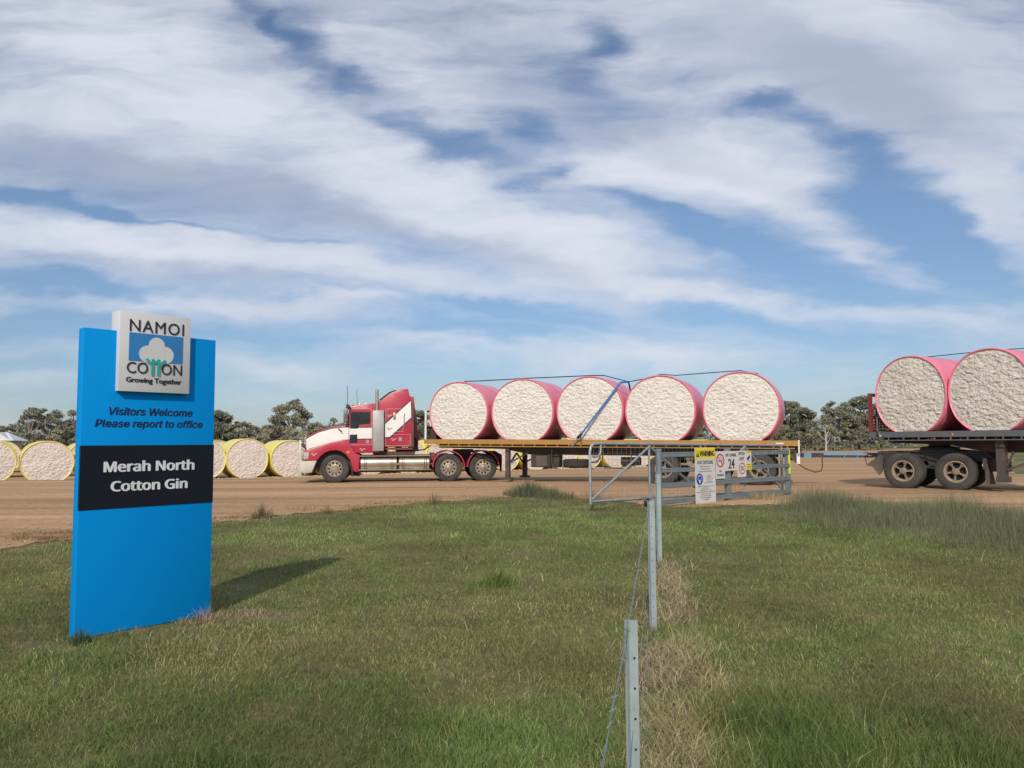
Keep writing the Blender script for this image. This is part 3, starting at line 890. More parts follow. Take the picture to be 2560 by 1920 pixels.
def put_text(mb, body, x0, x1, z0, cap, y_face, depth=0.003, bold=0.0, shear=0.0, mat_i=0, spacing=1.0, font='plain'):
    """words on a board whose face looks towards -y: from x0 to x1, baseline z0, capitals cap high; bold thickens the strokes by that share of the cap height"""
    v, f = text_shape(body, font, shear, spacing)
    w = bold * cap
    sx = (x1 - x0 - 2 * w) / (v[:, 0].max() - v[:, 0].min()); sz = (cap - 2 * w) / cap_height(font)
    n = len(v)
    edges = {}
    for p in f:
        for a, b in zip(p, p[1:] + p[:1]):
            edges[(a, b)] = edges.get((a, b), 0) + 1
    rim = [(a, b) for (a, b) in edges if (b, a) not in edges]
    shifts = [(0, 0)] if w == 0 else [(math.cos(k * math.pi / 4) * w * 1.25, math.sin(k * math.pi / 4) * w * 0.45) for k in range(8)] + [(0, 0)]
    for k, (dx, dz) in enumerate(shifts):
        X = x0 + w + dx + (v[:, 0] - v[:, 0].min()) * sx; Z = z0 + w + dz + v[:, 1] * sz
        yf = y_face - depth - 0.00012 * k
        front = [(X[i], yf, Z[i]) for i in range(n)]
        back = [(X[i], y_face + 0.001, Z[i]) for i in range(n)]
        mb.add(front + back, [tuple(p) for p in f] + [(b, a, a + n, b + n) for a, b in rim], mat_i)
    return mb


def words(parent, name, material, y_face, depth, bold, lines, shear=0.0, spacing=1.0, font='plain'):
    for (body, x0, x1, z0, cap) in lines:
        put_text(MB(), body, x0, x1, z0, cap, y_face, depth, bold, shear, 0, spacing, font).build(name, material, parent, smooth=0)


def ring(mb, cx, cz, r0, r1, y0, y1, n=40, mat_i=0, kx=1.0):
    vs = []; fs = []
    for k in range(n):
        a = 2 * math.pi * k / n
        for r, y in ((r0, y0), (r1, y0), (r1, y1), (r0, y1)):
            vs.append((cx + math.cos(a) * r * kx, y, cz + math.sin(a) * r))
    for k in range(n):
        a, b = k * 4, ((k + 1) % n) * 4
        fs += [(a, a + 1, b + 1, b), (a + 1, a + 2, b + 2, b + 1), (a + 3, a, b, b + 3)]
    return mb.add(vs, fs, mat_i)


def disc(mb, cx, cz, r, y0, y1, n=40, mat_i=0, kx=1.0):
    poly = [(cx + math.cos(2 * math.pi * k / n) * r * kx, cz + math.sin(2 * math.pi * k / n) * r) for k in range(n)]
    return mb.prism(poly, y0, y1, mat_i)


# ------------------------------------------------------------------ blue entrance sign
sign = empty('entrance_sign', (-3.2926, 6.1435, 0), R(49.55))
tag(sign, 'tall blue entrance sign with white logo block and black name panel', 'sign')
SW, SH, ST = 1.09, 2.36, 0.10
MB().box(0, SW, 0, ST, 0.004, SH, bevel=0.003).build('slab', M_signblue, sign)
MB().box(0.03, SW - 0.03, 0.015, ST - 0.015, -0.10, 0.004).build('footing', M_concrete, sign)
MB().box(0, SW + 0.001, -0.004, 0.02, 0.958, 1.451).build('name_panel', M_signblack, sign)
lb = MB().box(0.245, 0.832, -0.05, ST + 0.002, 1.878, 2.520, bevel=0.003).build('logo_block', M_signwhite, sign)
words(sign, 'name_lettering', M_letterwhite, -0.004, 0.006, 0.050, [('Merah North', 0.174, 0.914, 1.240, 0.086), ('Cotton Gin', 0.232, 0.857, 1.088, 0.084)], font='humanist')
words(sign, 'welcome_lettering', M_letternavy, 0.0, 0.003, 0.028, [('Visitors Welcome', 0.203, 0.890, 1.690, 0.062), ('Please report to office', 0.099, 0.984, 1.595, 0.060)], 0.22, font='arial')
U = lambda u: 0.245 + u * 0.587
W = lambda v: 2.520 - v * 0.642
FY = -0.05
words(lb, 'logo_lettering', M_letterblack, FY, 0.006, 0.0, [('NAMOI', U(0.13), U(0.895), W(0.245), 0.147 * 0.642)], 0, 1.12)
words(lb, 'logo_lettering', M_letterblack, FY, 0.006, 0.0, [('CO', U(0.105), U(0.395), W(0.770), 0.138 * 0.642), ('ON', U(0.585), U(0.88), W(0.770), 0.138 * 0.642)])
words(lb, 'motto_lettering', M_letterblack, FY, 0.004, 0.035, [('Growing Together', U(0.10), U(0.88), W(0.885), 0.066 * 0.642)])
t = MB()
# blue field, cut round the three-lobed cotton boll
rect = (U(0.128), U(0.889), W(0.616), W(0.264))
lobes = [(U(0.509), W(0.405), 0.066), (U(0.385), W(0.522), 0.070), (U(0.633), W(0.520), 0.070)]
t.box(rect[0], rect[1], FY - 0.003, FY + 0.001, rect[2], rect[3])
t.build('logo_field', M_logoblue, lb, smooth=0)
t = MB()
for i, (cx, cz, r) in enumerate(lobes):
    pts = [(cx + math.cos(2 * math.pi * k / 40) * r, max(W(0.640), cz + math.sin(2 * math.pi * k / 40) * r)) for k in range(40)]
    t.prism(pts, FY - 0.0045 - 0.0004 * i, FY - 0.002 + 0.0003 * i)
t.box(U(0.40), U(0.62), FY - 0.0062, FY - 0.001, W(0.64), W(0.43))
t.build('logo_boll', M_signwhite, lb, smooth=0)
t = MB()
def stroke(p, q, w=0.019, dy=0.0):
    t.bar((U(p[0]), FY - 0.0085 - dy, W(p[1])), (U(q[0]), FY - 0.0085 - dy, W(q[1])), w, 0.006, upv=(0, 1, 0))
stroke((0.452, 0.655), (0.452, 0.785)); stroke((0.537, 0.655), (0.537, 0.785), dy=0.0001)
stroke((0.366, 0.580), (0.455, 0.665), dy=0.0002); stroke((0.452, 0.665), (0.452, 0.578), dy=0.0003)
stroke((0.452, 0.585), (0.497, 0.628), dy=0.0004); stroke((0.497, 0.628), (0.542, 0.583), dy=0.0005)
stroke((0.537, 0.578), (0.537, 0.665), dy=0.0006); stroke((0.530, 0.668), (0.635, 0.588), dy=0.0007)
t.build('logo_figure', M_teal, lb, smooth=0)

# ------------------------------------------------------------------ rail barrier with safety signs
BA, BANG = (3.27, 18.04, 0), R(41.2)
bar_root = empty('rail_barrier', BA, BANG)
tag(bar_root, 'galvanised steel barrier of broad flat rails carrying the safety signs', 'barrier')
BL = 5.46
for zc, h in ((1.165, 0.115), (0.812, 0.10), (0.478, 0.112), (0.120, 0.105)):
    m = MB()
    y0 = -0.055
    # rail rolled with a ribbed face
    m.prism([(0, 0)] * 0 or [(0.05, zc - h / 2), (BL, zc - h / 2), (BL, zc + h / 2), (0.05, zc + h / 2)], y0, y0 + 0.028, bevel=0.006)
    m.box(0.05, BL, y0 - 0.006, y0 + 0.002, zc - h * 0.42, zc - h * 0.22)
    m.box(0.05, BL, y0 - 0.006, y0 + 0.002, zc + h * 0.22, zc + h * 0.42)
    m.build('rail', M_galvdull, bar_root)
m = MB().tube([(0, 0, -0.1), (0, 0, 1.275)], 0.066, 20)
m.lathe([(0.066, 1.245), (0.073, 1.25), (0.073, 1.285), (0.060, 1.297), (0.0, 1.30)], 20, axis='Z')
m.build('strainer_post', M_galvdull, bar_root)
MB().box(2.62, 2.76, -0.027, 0.08, -0.05, 1.275, bevel=0.006).build('post', M_galvdull, bar_root)
m = MB().box(BL - 0.02, BL + 0.09, -0.027, 0.09, -0.05, 1.26, bevel=0.006)
m.box(BL - 0.12, BL - 0.06, -0.026, 0.03, -0.05, 1.24)
m.build('post', M_galvdull, bar_root)
MB().box(BL - 0.03, BL + 0.06, -0.040, -0.029, 0.585, 1.228).build('reflective_strip', M_fluoro, bar_root)


def board(name, s0, s1, z0, z1, label, y=-0.075):
    """a sheet-metal sign fixed to the rails; its face looks along -y"""
    c, s = math.cos(BANG), math.sin(BANG)
    r = empty(name, (BA[0] + c * s0 + s * 0.0, BA[1] + s * s0, 0), BANG)
    tag(r, label, 'sign', 'safety signs on the rail barrier')
    MB().box(0, s1 - s0, y, y + 0.005, z0, z1).build('plate', M_board, r)
    return r, s1 - s0, y


# dust warning
r, w, y = board('safety_sign', 1.235, 2.035, 0.015, 1.315, 'tall white dust exposure sign with a yellow WARNING header')
m = MB().box(0.002, w - 0.002, y - 0.003, y + 0.001, 1.055, 1.313); m.build('header', M_yellow, r, 0)
t = MB(); put_text(t, 'WARNING', 0.185, w - 0.03, 1.105, 0.14, y - 0.003, 0.002, 0.045)
t.prism([(0.045, 1.095), (0.175, 1.095), (0.11, 1.250)], y - 0.0055, y - 0.002)
t.build('header_lettering', M_print, r, 0)
t = MB().prism([(0.103, 1.150), (0.117, 1.150), (0.119, 1.215), (0.101, 1.215)], y - 0.0075, y - 0.005)
disc(t, 0.11, 1.125, 0.011, y - 0.0075, y - 0.005, 14)
t.build('warning_mark', M_yellow, r, 0)
t = MB(); put_text(t, 'DUST EXPOSURE', 0.09, w - 0.09, 0.925, 0.085, y, 0.002, 0.02)
t.build('heading_lettering', M_print, r, 0)
words(r, 'body_lettering', M_greyprint, y, 0.002, 0.0, [(s, a, b, 0.855 - i * 0.058, 0.032) for i, (s, a, b) in enumerate((('WHEN ENTERING THIS SITE', 0.19, 0.62), ('YOU MAY BE EXPOSED TO', 0.20, 0.61), ('FUNGI AND AGRICULTURAL DUST', 0.13, 0.67)))])
words(r, 'body_lettering', M_greyprint, y, 0.002, 0.0, [(s, a, b, 0.395 - i * 0.045, 0.028) for i, (s, a, b) in enumerate((('APPROPRIATE PERSONAL PROTECTION', 0.09, 0.73), ('EQUIPMENT (PPE)', 0.26, 0.54), ('IS AVAILABLE FOR ALL SITE', 0.18, 0.63),
    ('VISITORS, EMPLOYEES AND CONTRACTORS', 0.05, 0.75), ('PPE WILL BE PROVIDED', 0.20, 0.60), ('AT THE SITE MAIN OFFICE', 0.18, 0.61), ('OR BY THE GIN MANAGER', 0.19, 0.61), ('AS REQUIRED', 0.28, 0.51)))])
for i, (a, b) in enumerate(((0.48, 0.60), (0.42, 0.66), (0.46, 0.60), (0.38, 0.70), (0.46, 0.60), (0.42, 0.68), (0.35, 0.72))):
    MB().box(a, b, y - 0.002, y + 0.001, 0.66 - i * 0.030, 0.670 - i * 0.030).build('fine_print', M_greyprint, r, 0)
t = MB(); disc(t, 0.17, 0.58, 0.135, y - 0.003, y + 0.001, 36, kx=0.95); t.build('mask_disc', M_mandblue, r, 0)
t = MB()
ring(t, 0.17, 0.60, 0.064, 0.074, y - 0.005, y - 0.002, 28)
t.prism([(0.13, 0.64), (0.145, 0.675), (0.195, 0.675), (0.21, 0.64), (0.19, 0.65), (0.15, 0.65)], y - 0.0052, y - 0.002)
t.prism([(0.145, 0.555), (0.17, 0.575), (0.195, 0.555), (0.205, 0.52), (0.17, 0.475), (0.135, 0.52)], y - 0.0054, y - 0.002)
t.build('mask_symbol', M_board, r, 0)

# no smoking
r, w, y = board('safety_sign', 2.055, 2.440, 0.565, 1.218, 'narrow white NO SMOKING sign between the dust and radio channel signs')
t = MB(); ring(t, w / 2, 1.00, 0.130, 0.165, y - 0.003, y + 0.001)
a = 0.097
t.bar((w / 2 - a, y - 0.001, 1.00 + a), (w / 2 + a, y - 0.001, 1.00 - a), 0.026, 0.005, upv=(0, 1, 0)); t.build('prohibition_ring', M_signred, r, 0)
t = MB().box(w / 2 - 0.10, w / 2 + 0.075, y - 0.0015, y + 0.001, 0.975, 0.998)
t.tube([(w / 2 + 0.09, y - 0.001, 0.985), (w / 2 + 0.09, y - 0.001, 1.05), (w / 2 + 0.03, y - 0.001, 1.06), (w / 2 + 0.02, y - 0.001, 1.12)], 0.005, 6)
t.build('cigarette_symbol', M_print, r, 0)
words(r, 'lettering', M_print, y, 0.002, 0.03, [('NO', w / 2 - 0.045, w / 2 + 0.045, 0.715, 0.050), ('SMOKING', w / 2 - 0.14, w / 2 + 0.14, 0.620, 0.055)])

# radio channel
r, w, y = board('safety_sign', 2.446, 2.975, 0.738, 1.220, 'white UHF CHANNEL sign with a big black 24')
words(r, 'lettering', M_print, y, 0.002, 0.02, [('UHF CHANNEL', 0.025, w - 0.035, 1.085, 0.078)])
words(r, 'channel_number', M_print, y, 0.002, 0.028, [('24', 0.14, w - 0.13, 0.79, 0.245)])
MB().box(0.0, w, y - 0.002, y + 0.001, 0.744, 0.750).build('red_line', M_signred, r, 0)

# speed limit
r, w, y = board('safety_sign', 2.981, 3.352, 0.575, 1.222, 'white SPEED LIMIT sign with 25 in a red ring')
words(r, 'lettering', M_print, y, 0.002, 0.02, [('SPEED', 0.045, w - 0.045, 1.115, 0.080), ('LIMIT', 0.07, w - 0.07, 0.985, 0.080)])
words(r, 'speed_number', M_print, y, 0.002, 0.028, [('25', w / 2 - 0.065, w / 2 + 0.075, 0.735, 0.105)])
t = MB(); ring(t, w / 2 + 0.005, 0.785, 0.118, 0.142, y - 0.003, y + 0.001); t.build('speed_ring', M_signred, r, 0)

# camera notice
r, w, y = board('safety_sign', 3.360, 3.598, 0.745, 1.222, 'small white and yellow notice with a black camera symbol')
MB().box(0.003, w - 0.003, y - 0.003, y + 0.001, 1.165, 1.220).build('yellow_band', M_yellow, r, 0)
MB().box(0.003, w - 0.003, y - 0.003, y + 0.001, 0.748, 0.905).build('yellow_band', M_yellow, r, 0)
t = MB().bar((0.045, y - 0.002, 1.00), (0.165, y - 0.002, 1.085), 0.062, 0.006, upv=(0, 1, 0))
t.bar((0.10, y - 0.0024, 1.03), (0.10, y - 0.0024, 0.965), 0.006, 0.004, upv=(0, 1, 0)).box(0.10, 0.19, y - 0.002, y + 0.001, 0.958, 0.965)
for z_ in (0.868, 0.826, 0.784, 1.188):
    MB().box(0.03, w - 0.03, y - 0.0045, y - 0.002, z_, z_ + 0.012).build('fine_print', M_print, r, 0)
t.build('camera_symbol', M_print, r, 0)

# ------------------------------------------------------------------ sliding mesh gate standing open behind the barrier
gx, gy = BA[0] - math.sin(BANG) * 0.35, BA[1] + math.cos(BANG) * 0.35
gate = empty('sliding_gate', (gx, gy, 0), BANG)
tag(gate, 'galvanised sliding gate of tube and mesh standing open behind the barrier', 'gate')
G0, G1 = -1.86, 5.75
zt = lambda s: 1.425 - 0.011 * (s - G0)
zb = lambda s: 0.205 - 0.011 * (s - G0)
tr_ = 0.030
m = MB()
m.tube([(G0, 0, 0.16), (G0, 0, 1.25), (G0 + 0.03, 0, 1.35), (G0 + 0.10, 0, 1.415), (G0 + 0.2, 0, zt(G0)), (G1 - 0.2, 0, zt(G1)), (G1, 0, zt(G1) - 0.02)], tr_, 12)
m.tube([(G0, 0, zb(G0)), (G1, 0, zb(G1))], tr_ * 0.9, 12)
m.tube([(G1, 0, zt(G1)), (G1, 0, zb(G1))], tr_, 12)
for s in (0.10, 2.05, 3.93):
    m.tube([(s, 0, zt(s)), (s, 0, zb(s))], tr_ * 0.9, 12)
m.build('frame', M_steel, gate)
m = MB()
for a, b, up_ in ((G0 + 0.03, 0.10, 1), (0.10, 2.05, 0), (2.05, 3.93, 1), (3.93, G1 - 0.05, 0)):
    za, zz = (zb(a) + 0.04, zt(b) - 0.05) if up_ else (zt(a) - 0.05, zb(b) + 0.04)
    m.tube([(a, -0.012, za), (b, -0.012, zz)], tr_ * 0.9, 12)
m.build('brace', M_steel, gate)
m = MB()
m.tube([(G0 + 0.34, 0, zt(G0)), (G0 + 0.34, 0, 1.27), (G0 + 0.31, 0, 1.19), (G0 + 0.22, 0, 1.15), (G0 + 0.08, 0, 1.15)], 0.024, 10)
m.build('latch_loop', M_steel, gate)
m = MB()
s = G0 + 0.15
while s < G1:
    m.tube([(s, 0.028, zb(s)), (s, 0.028, zt(s))], 0.0024, 4); s += 0.15
for k in range(9):
    f = 0.06 + k * 0.11
    m.tube([(G0, 0.033, zb(G0) + f * 1.22), (G1, 0.033, zb(G1) + f * 1.22)], 0.0024, 4)
m.build('wire_mesh', M_galvdull, gate)
m = MB().lathe([(0.02, -0.03), (0.09, -0.03), (0.095, -0.02), (0.08, 0), (0.095, 0.02), (0.09, 0.03), (0.02, 0.03)], 24, (-0.06, -0.05, 0.098))
m.build('gate_wheel', M_black, gate)
m = MB().bar((-0.25, -0.05, 0.20), (-0.05, -0.09, 0.10), 0.03, 0.02).bar((-0.05, -0.09, 0.10), (0.10, -0.09, 0.08), 0.03, 0.02).bar((0.10, -0.09, 0.08), (0.12, -0.05, 0.22), 0.03, 0.02)
m.box(-0.35, 0.30, -0.07, -0.02, 0.185, 0.225)
m.build('wheel_bracket', M_steel, gate)

# ------------------------------------------------------------------ wire fence
def picket(x, y, h, label, rz, sc=1.0):
    r = empty('star_picket', (x, y, 0), rz)
    tag(r, label, 'fence post', 'star pickets of the wire fence')
    m = MB()
    # three-finned Y section
    for a, L in ((-18, 0.036 * sc), (162, 0.012 * sc), (75, 0.026 * sc), (222, 0.020 * sc)):
        c, s_ = math.cos(R(a)), math.sin(R(a))
        th = 0.0035
        vs = [(-s_ * th, c * th), (s_ * th, -c * th), (c * L + s_ * th, s_ * L - c * th), (c * L - s_ * th, s_ * L + c * th)]
        m.add([(p[0], p[1], z) for z in (-0.3, h) for p in vs], [(3, 2, 1, 0), (4, 5, 6, 7), (0, 1, 5, 4), (1, 2, 6, 5), (2, 3, 7, 6), (3, 0, 4, 7)])
    m.build('fin_section', M_picket, r, 0)
    m = MB(); z = h - 0.11
    c, s_ = math.cos(R(-18)), math.sin(R(-18))
    while z > 0.05:
        p = Vector((c * 0.017, s_ * 0.017, z)); nrm_ = Vector((s_, -c, 0))
        m.tube([p + nrm_ * 0.0034, p + nrm_ * 0.0052], 0.0036, 8); z -= 0.088
    m.build('punched_holes', M_hole, r, 0)
    return r


M_picket = mat('galvanised_picket', (0.34, 0.40, 0.41), 0.55, 0.25, color2=(0.25, 0.30, 0.31), nscale=9)
picket(0.343, 2.45, 0.920, 'nearest star picket, cut off by the bottom of the photo', R(8), 0.78)
picket(1.07, 6.35, 0.99, 'middle star picket, standing in dry straw', R(8), 1.15)
picket(1.752, 9.83, 1.06, 'farthest star picket, overlapping the gate strainer post', R(8), 1.3)


def wire(z0, z1, z2, z3, off, r, name, label, barbed=False):
    pts = []
    path = [(-0.10 + off, 0.1, z0), (0.338 + off, 2.43, z0), (1.062 + off, 6.33, z1), (1.742 + off, 9.81, z2), (3.20, 18.0, z3)]
    for (x0, y0, a), (x1, y1, b) in zip(path, path[1:]):
        n = 10
        for k in range(n):
            t = k / n
            sag = 0.012 * 4 * t * (1 - t)
            pts.append((x0 + (x1 - x0) * t, y0 + (y1 - y0) * t, a + (b - a) * t - sag))
    pts.append(path[-1])
    m = MB()
    m.tube(pts, r, 5)
    if barbed:
        # second strand and barbs
        q = []; acc = 0
        for p, n in zip(pts, pts[1:]):
            p, n = Vector(p), Vector(n); L = (n - p).length
            k = 0.0
            while k < L:
                c = p + (n - p) * (k / L)
                a = (acc * 9.0) % (2 * math.pi)
                q.append(c + Vector((math.cos(a) * 0.0024, 0, math.sin(a) * 0.0024)))
                if int(acc / 0.10) != int((acc + 0.03) / 0.10) and c.y < 11:
                    ang = rng.uniform(0, 6.28)
                    u = Vector((math.cos(ang), rng.uniform(-0.4, 0.4), math.sin(ang))) * 0.009
                    m.tube([c - u, c + u], 0.0011, 4)
                    m.tube([c - Vector((0, 0.005, 0)), c + Vector((0, 0.005, 0))], 0.0024, 5)
                k += 0.03; acc += 0.03
        m.tube(q, r, 4)
    return tag(m.build(name, M_wire, None), label, 'fence wire', 'wires of the star picket fence')


wire(0.90, 0.965, 1.03, 1.05, 0.0, 0.0009, 'barbed_wire', 'barbed top wire of the star picket fence', True)
wire(0.60, 0.64, 0.66, 0.70, 0.010, 0.0010, 'plain_wire', 'uppermost plain wire below the barbed strand')
wire(0.36, 0.38, 0.40, 0.42, 0.012, 0.0010, 'plain_wire', 'middle plain wire of the star picket fence')
wire(0.15, 0.16, 0.17, 0.18, 0.012, 0.0010, 'plain_wire', 'lowest plain wire of the star picket fence, down in the grass')

# ------------------------------------------------------------------ cotton bales
def bale_outline(w, h, n, flat=0.0, sq=2.1):
    """squashed round outline resting on a flat foot at z = 0"""
    pts = []
    H = h * (1 + flat)
    for k in range(n):
        a = 2 * math.pi * k / n
        c, s = math.cos(a), math.sin(a)
        x = math.copysign(abs(c) ** (2 / sq), c) * w / 2
        z = math.copysign(abs(s) ** (2 / sq), s) * H / 2 + H / 2 - (H - h)
        pts.append((x, max(0.0, z)))
    return pts


def make_bale(w, h, ln, flat, m_wrap, m_cot, seed, nmesh=34):
    """bale standing on its flat foot; near end at y = 0, far end at y = ln"""
    rs = random.Random(seed)
    n = 72
    base = bale_outline(w, h, n, flat)
    cz = h / 2
    root = empty('cotton_bale')
    m = MB()
    rings_ = []
    ph = rs.uniform(0, 6)

    def ringpts(k_scale, y, rough=0.0, wav=0.0):
        out = []
        for i, (x, z) in enumerate(base):
            a = 2 * math.pi * i / n
            f = k_scale * (1 + wav * math.sin(3 * a + ph + y * 2.0) + rough * rs.uniform(-1, 1))
            xx, zz = x * f, cz + (z - cz) * f
            if z < 0.015: zz = 0.0
            out.append((xx, y, max(zz, 0.0)))
        return out
    fold = 0.94
    rings_.append(ringpts(fold, 0.045, 0.010))
    rings_.append(ringpts(0.958, -0.004, 0.005))
    rings_.append(ringpts(0.972, -0.012, 0.002))
    rings_.append(ringpts(0.99, 0.015))
    rings_.append(ringpts(1.0, 0.06))
    for k in range(1, 7):
        rings_.append(ringpts(1.0, 0.06 + (ln - 0.12) * k / 7, 0.0015, 0.004))
    rings_.append(ringpts(1.0, ln - 0.06))
    rings_.append(ringpts(0.985, ln))
    rings_.append(ringpts(fold, ln + 0.005, 0.012))
    vs = [p for r_ in rings_ for p in r_]
    fs = []
    for i in range(len(rings_) - 1):
        for k in range(n):
            k2 = (k + 1) % n
            fs.append((i * n + k, i * n + k2, (i + 1) * n + k2, (i + 1) * n + k))
    m.add(vs, fs)
    m.build('plastic_wrap', m_wrap, root, 50)
    # lumpy cotton end
    for y0, sgn, nm in ((0.03, -1, nmesh), (ln - 0.02, 1, 14)):
        g = np.linspace(-1, 1, nm * 2 + 1)
        gx_, gz_ = np.meshgrid(g, g)
        # square grid squeezed to the outline
        ang = np.arctan2(gz_, gx_); rad = np.maximum(np.abs(gx_), np.abs(gz_))
        bx = np.array([p[0] for p in base]); bz = np.array([p[1] - cz for p in base])
        ia = (ang % (2 * np.pi)) / (2 * np.pi) * n
        i0 = np.floor(ia).astype(int) % n; fr = ia - np.floor(ia)
        ox = bx[i0] * (1 - fr) + bx[(i0 + 1) % n] * fr
        oz = bz[i0] * (1 - fr) + bz[(i0 + 1) % n] * fr
        px = ox * rad * 0.948; pz = np.maximum(oz * rad * np.where(oz < -cz + 0.02, 0.998, 0.948) + cz, 0.004)
        lump = fbm(px * 11.5 + seed * 7.1, pz * 16.5 + seed * 3.3, seed, 4, 0.6) - 0.5
        lump2 = fbm(px * 1.6 + seed, pz * 1.6, seed + 9, 3) - 0.5
        dome = 0.045 * (1 - rad ** 2)
        fade = np.clip((1 - rad) / 0.06, 0.15, 1)
        yy = y0 + sgn * (dome + fade * (lump * 0.095 + lump2 * 0.07))
        nn = nm * 2 + 1
        V = np.stack([px.ravel(), yy.ravel(), pz.ravel()], 1)
        i, j = np.meshgrid(np.arange(nn - 1), np.arange(nn - 1), indexing='ij')
        q = np.stack([i * nn + j, i * nn + j + 1, (i + 1) * nn + j + 1, (i + 1) * nn + j], -1).reshape(-1, 4)
        if sgn > 0: q = q[:, ::-1]
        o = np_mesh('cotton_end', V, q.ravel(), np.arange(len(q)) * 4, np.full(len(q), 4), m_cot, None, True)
        o.parent = root
    return root


def place(o, x, y, z, rz, label, group):
    o.location = (x, y, z); o.rotation_euler = (0, 0, rz)
    return tag(o, label, 'cotton bale', group)


# yard: rows of yellow bales standing on the dirt
YAW = R(34.0)
ux, uy = math.cos(YAW), math.sin(YAW)          # along the row
ax_, ay_ = -uy, ux                             # along each bale, away from us
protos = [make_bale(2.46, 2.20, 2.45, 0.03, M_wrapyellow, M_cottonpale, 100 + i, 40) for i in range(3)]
used = [False] * 3
ORD = ['first', 'second', 'third', 'fourth', 'fifth', 'sixth', 'seventh', 'eighth', 'ninth', 'tenth', 'eleventh', 'twelfth', 'thirteenth',
       'fourteenth', 'fifteenth', 'sixteenth', 'seventeenth', 'eighteenth', 'nineteenth', 'twentieth', 'twenty-first', 'twenty-second']


def yellow_bale(s, back, k, label, group):
    p = protos[k % 3]
    if used[k % 3]:
        p = copy_tree(p)
    used[k % 3] = True
    x = -23.5 + ux * s + ax_ * back + rng.uniform(-0.04, 0.04)
    y = 40.6 + uy * s + ay_ * back + rng.uniform(-0.25, 0.25)
    place(p, x, y, float(ground_z(y)) - 0.01, YAW + R(rng.uniform(-3, 3)), label, group)
    p.scale = (rng.uniform(0.97, 1.03), 1, rng.uniform(0.95, 1.04))


front_note = {0: 'yellow wrapped cotton bale cut off by the left edge of the photo', 1: 'broad yellow wrapped cotton bale left of the blue sign, whole face in view',
              2: 'yellow wrapped cotton bale mostly hidden behind the left edge of the blue sign', 3: 'front row yellow cotton bale wholly or nearly hidden by the blue sign',
              4: 'yellow wrapped cotton bale emerging from behind the right edge of the blue sign', 5: 'yellow wrapped cotton bale standing whole between the sign and the truck',
              6: 'yellow wrapped cotton bale half hidden by the front of the red truck'}
for k in range(21):
    s = -2.55 + k * 2.53
    if k in (7, 8): lab = f'front row yellow cotton bale behind the truck bonnet and cab, {ORD[k]} from the left'
    elif k < 7: lab = front_note[k]
    else: lab = f'front row yellow cotton bale glimpsed under and over the trailer deck, {ORD[k]} from the left'
    yellow_bale(s, 0.0, k, lab, 'yellow bales in the front row across the yard')
for k in range(8):
    s = -1.9 - 0.05 + k * 2.58
    yellow_bale(s, 10.4, k + 1, f'second row yellow cotton bale showing over the front row, {ORD[k]} from the left', 'yellow bales in the second row across the yard')
for k in range(7):
    s = -6.5 + k * 2.60
    yellow_bale(s, 21.0, k + 2, f'third row yellow cotton bale farthest back at the left, {ORD[k]} from the left', 'yellow bales in the third row across the yard')

# ------------------------------------------------------------------ wheels
def tyre_prof(r, w, rim):
    return [(rim, -w * 0.44), (rim + 0.02, -w * 0.49), (rim + (r - rim) * 0.45, -w * 0.53), (r - 0.055, -w * 0.50), (r - 0.018, -w * 0.43), (r - 0.004, -w * 0.36),
            (r, -w * 0.28), (r - 0.014, -w * 0.27), (r - 0.014, -w * 0.23), (r, -w * 0.22), (r, -w * 0.06), (r - 0.014, -w * 0.05), (r - 0.014, w * 0.05), (r, w * 0.06),
            (r, w * 0.22), (r - 0.014, w * 0.23), (r - 0.014, w * 0.27), (r, w * 0.28), (r - 0.018, w * 0.43), (r - 0.055, w * 0.50), (r - (r - rim) * 0.5, w * 0.53), (rim, w * 0.44)]


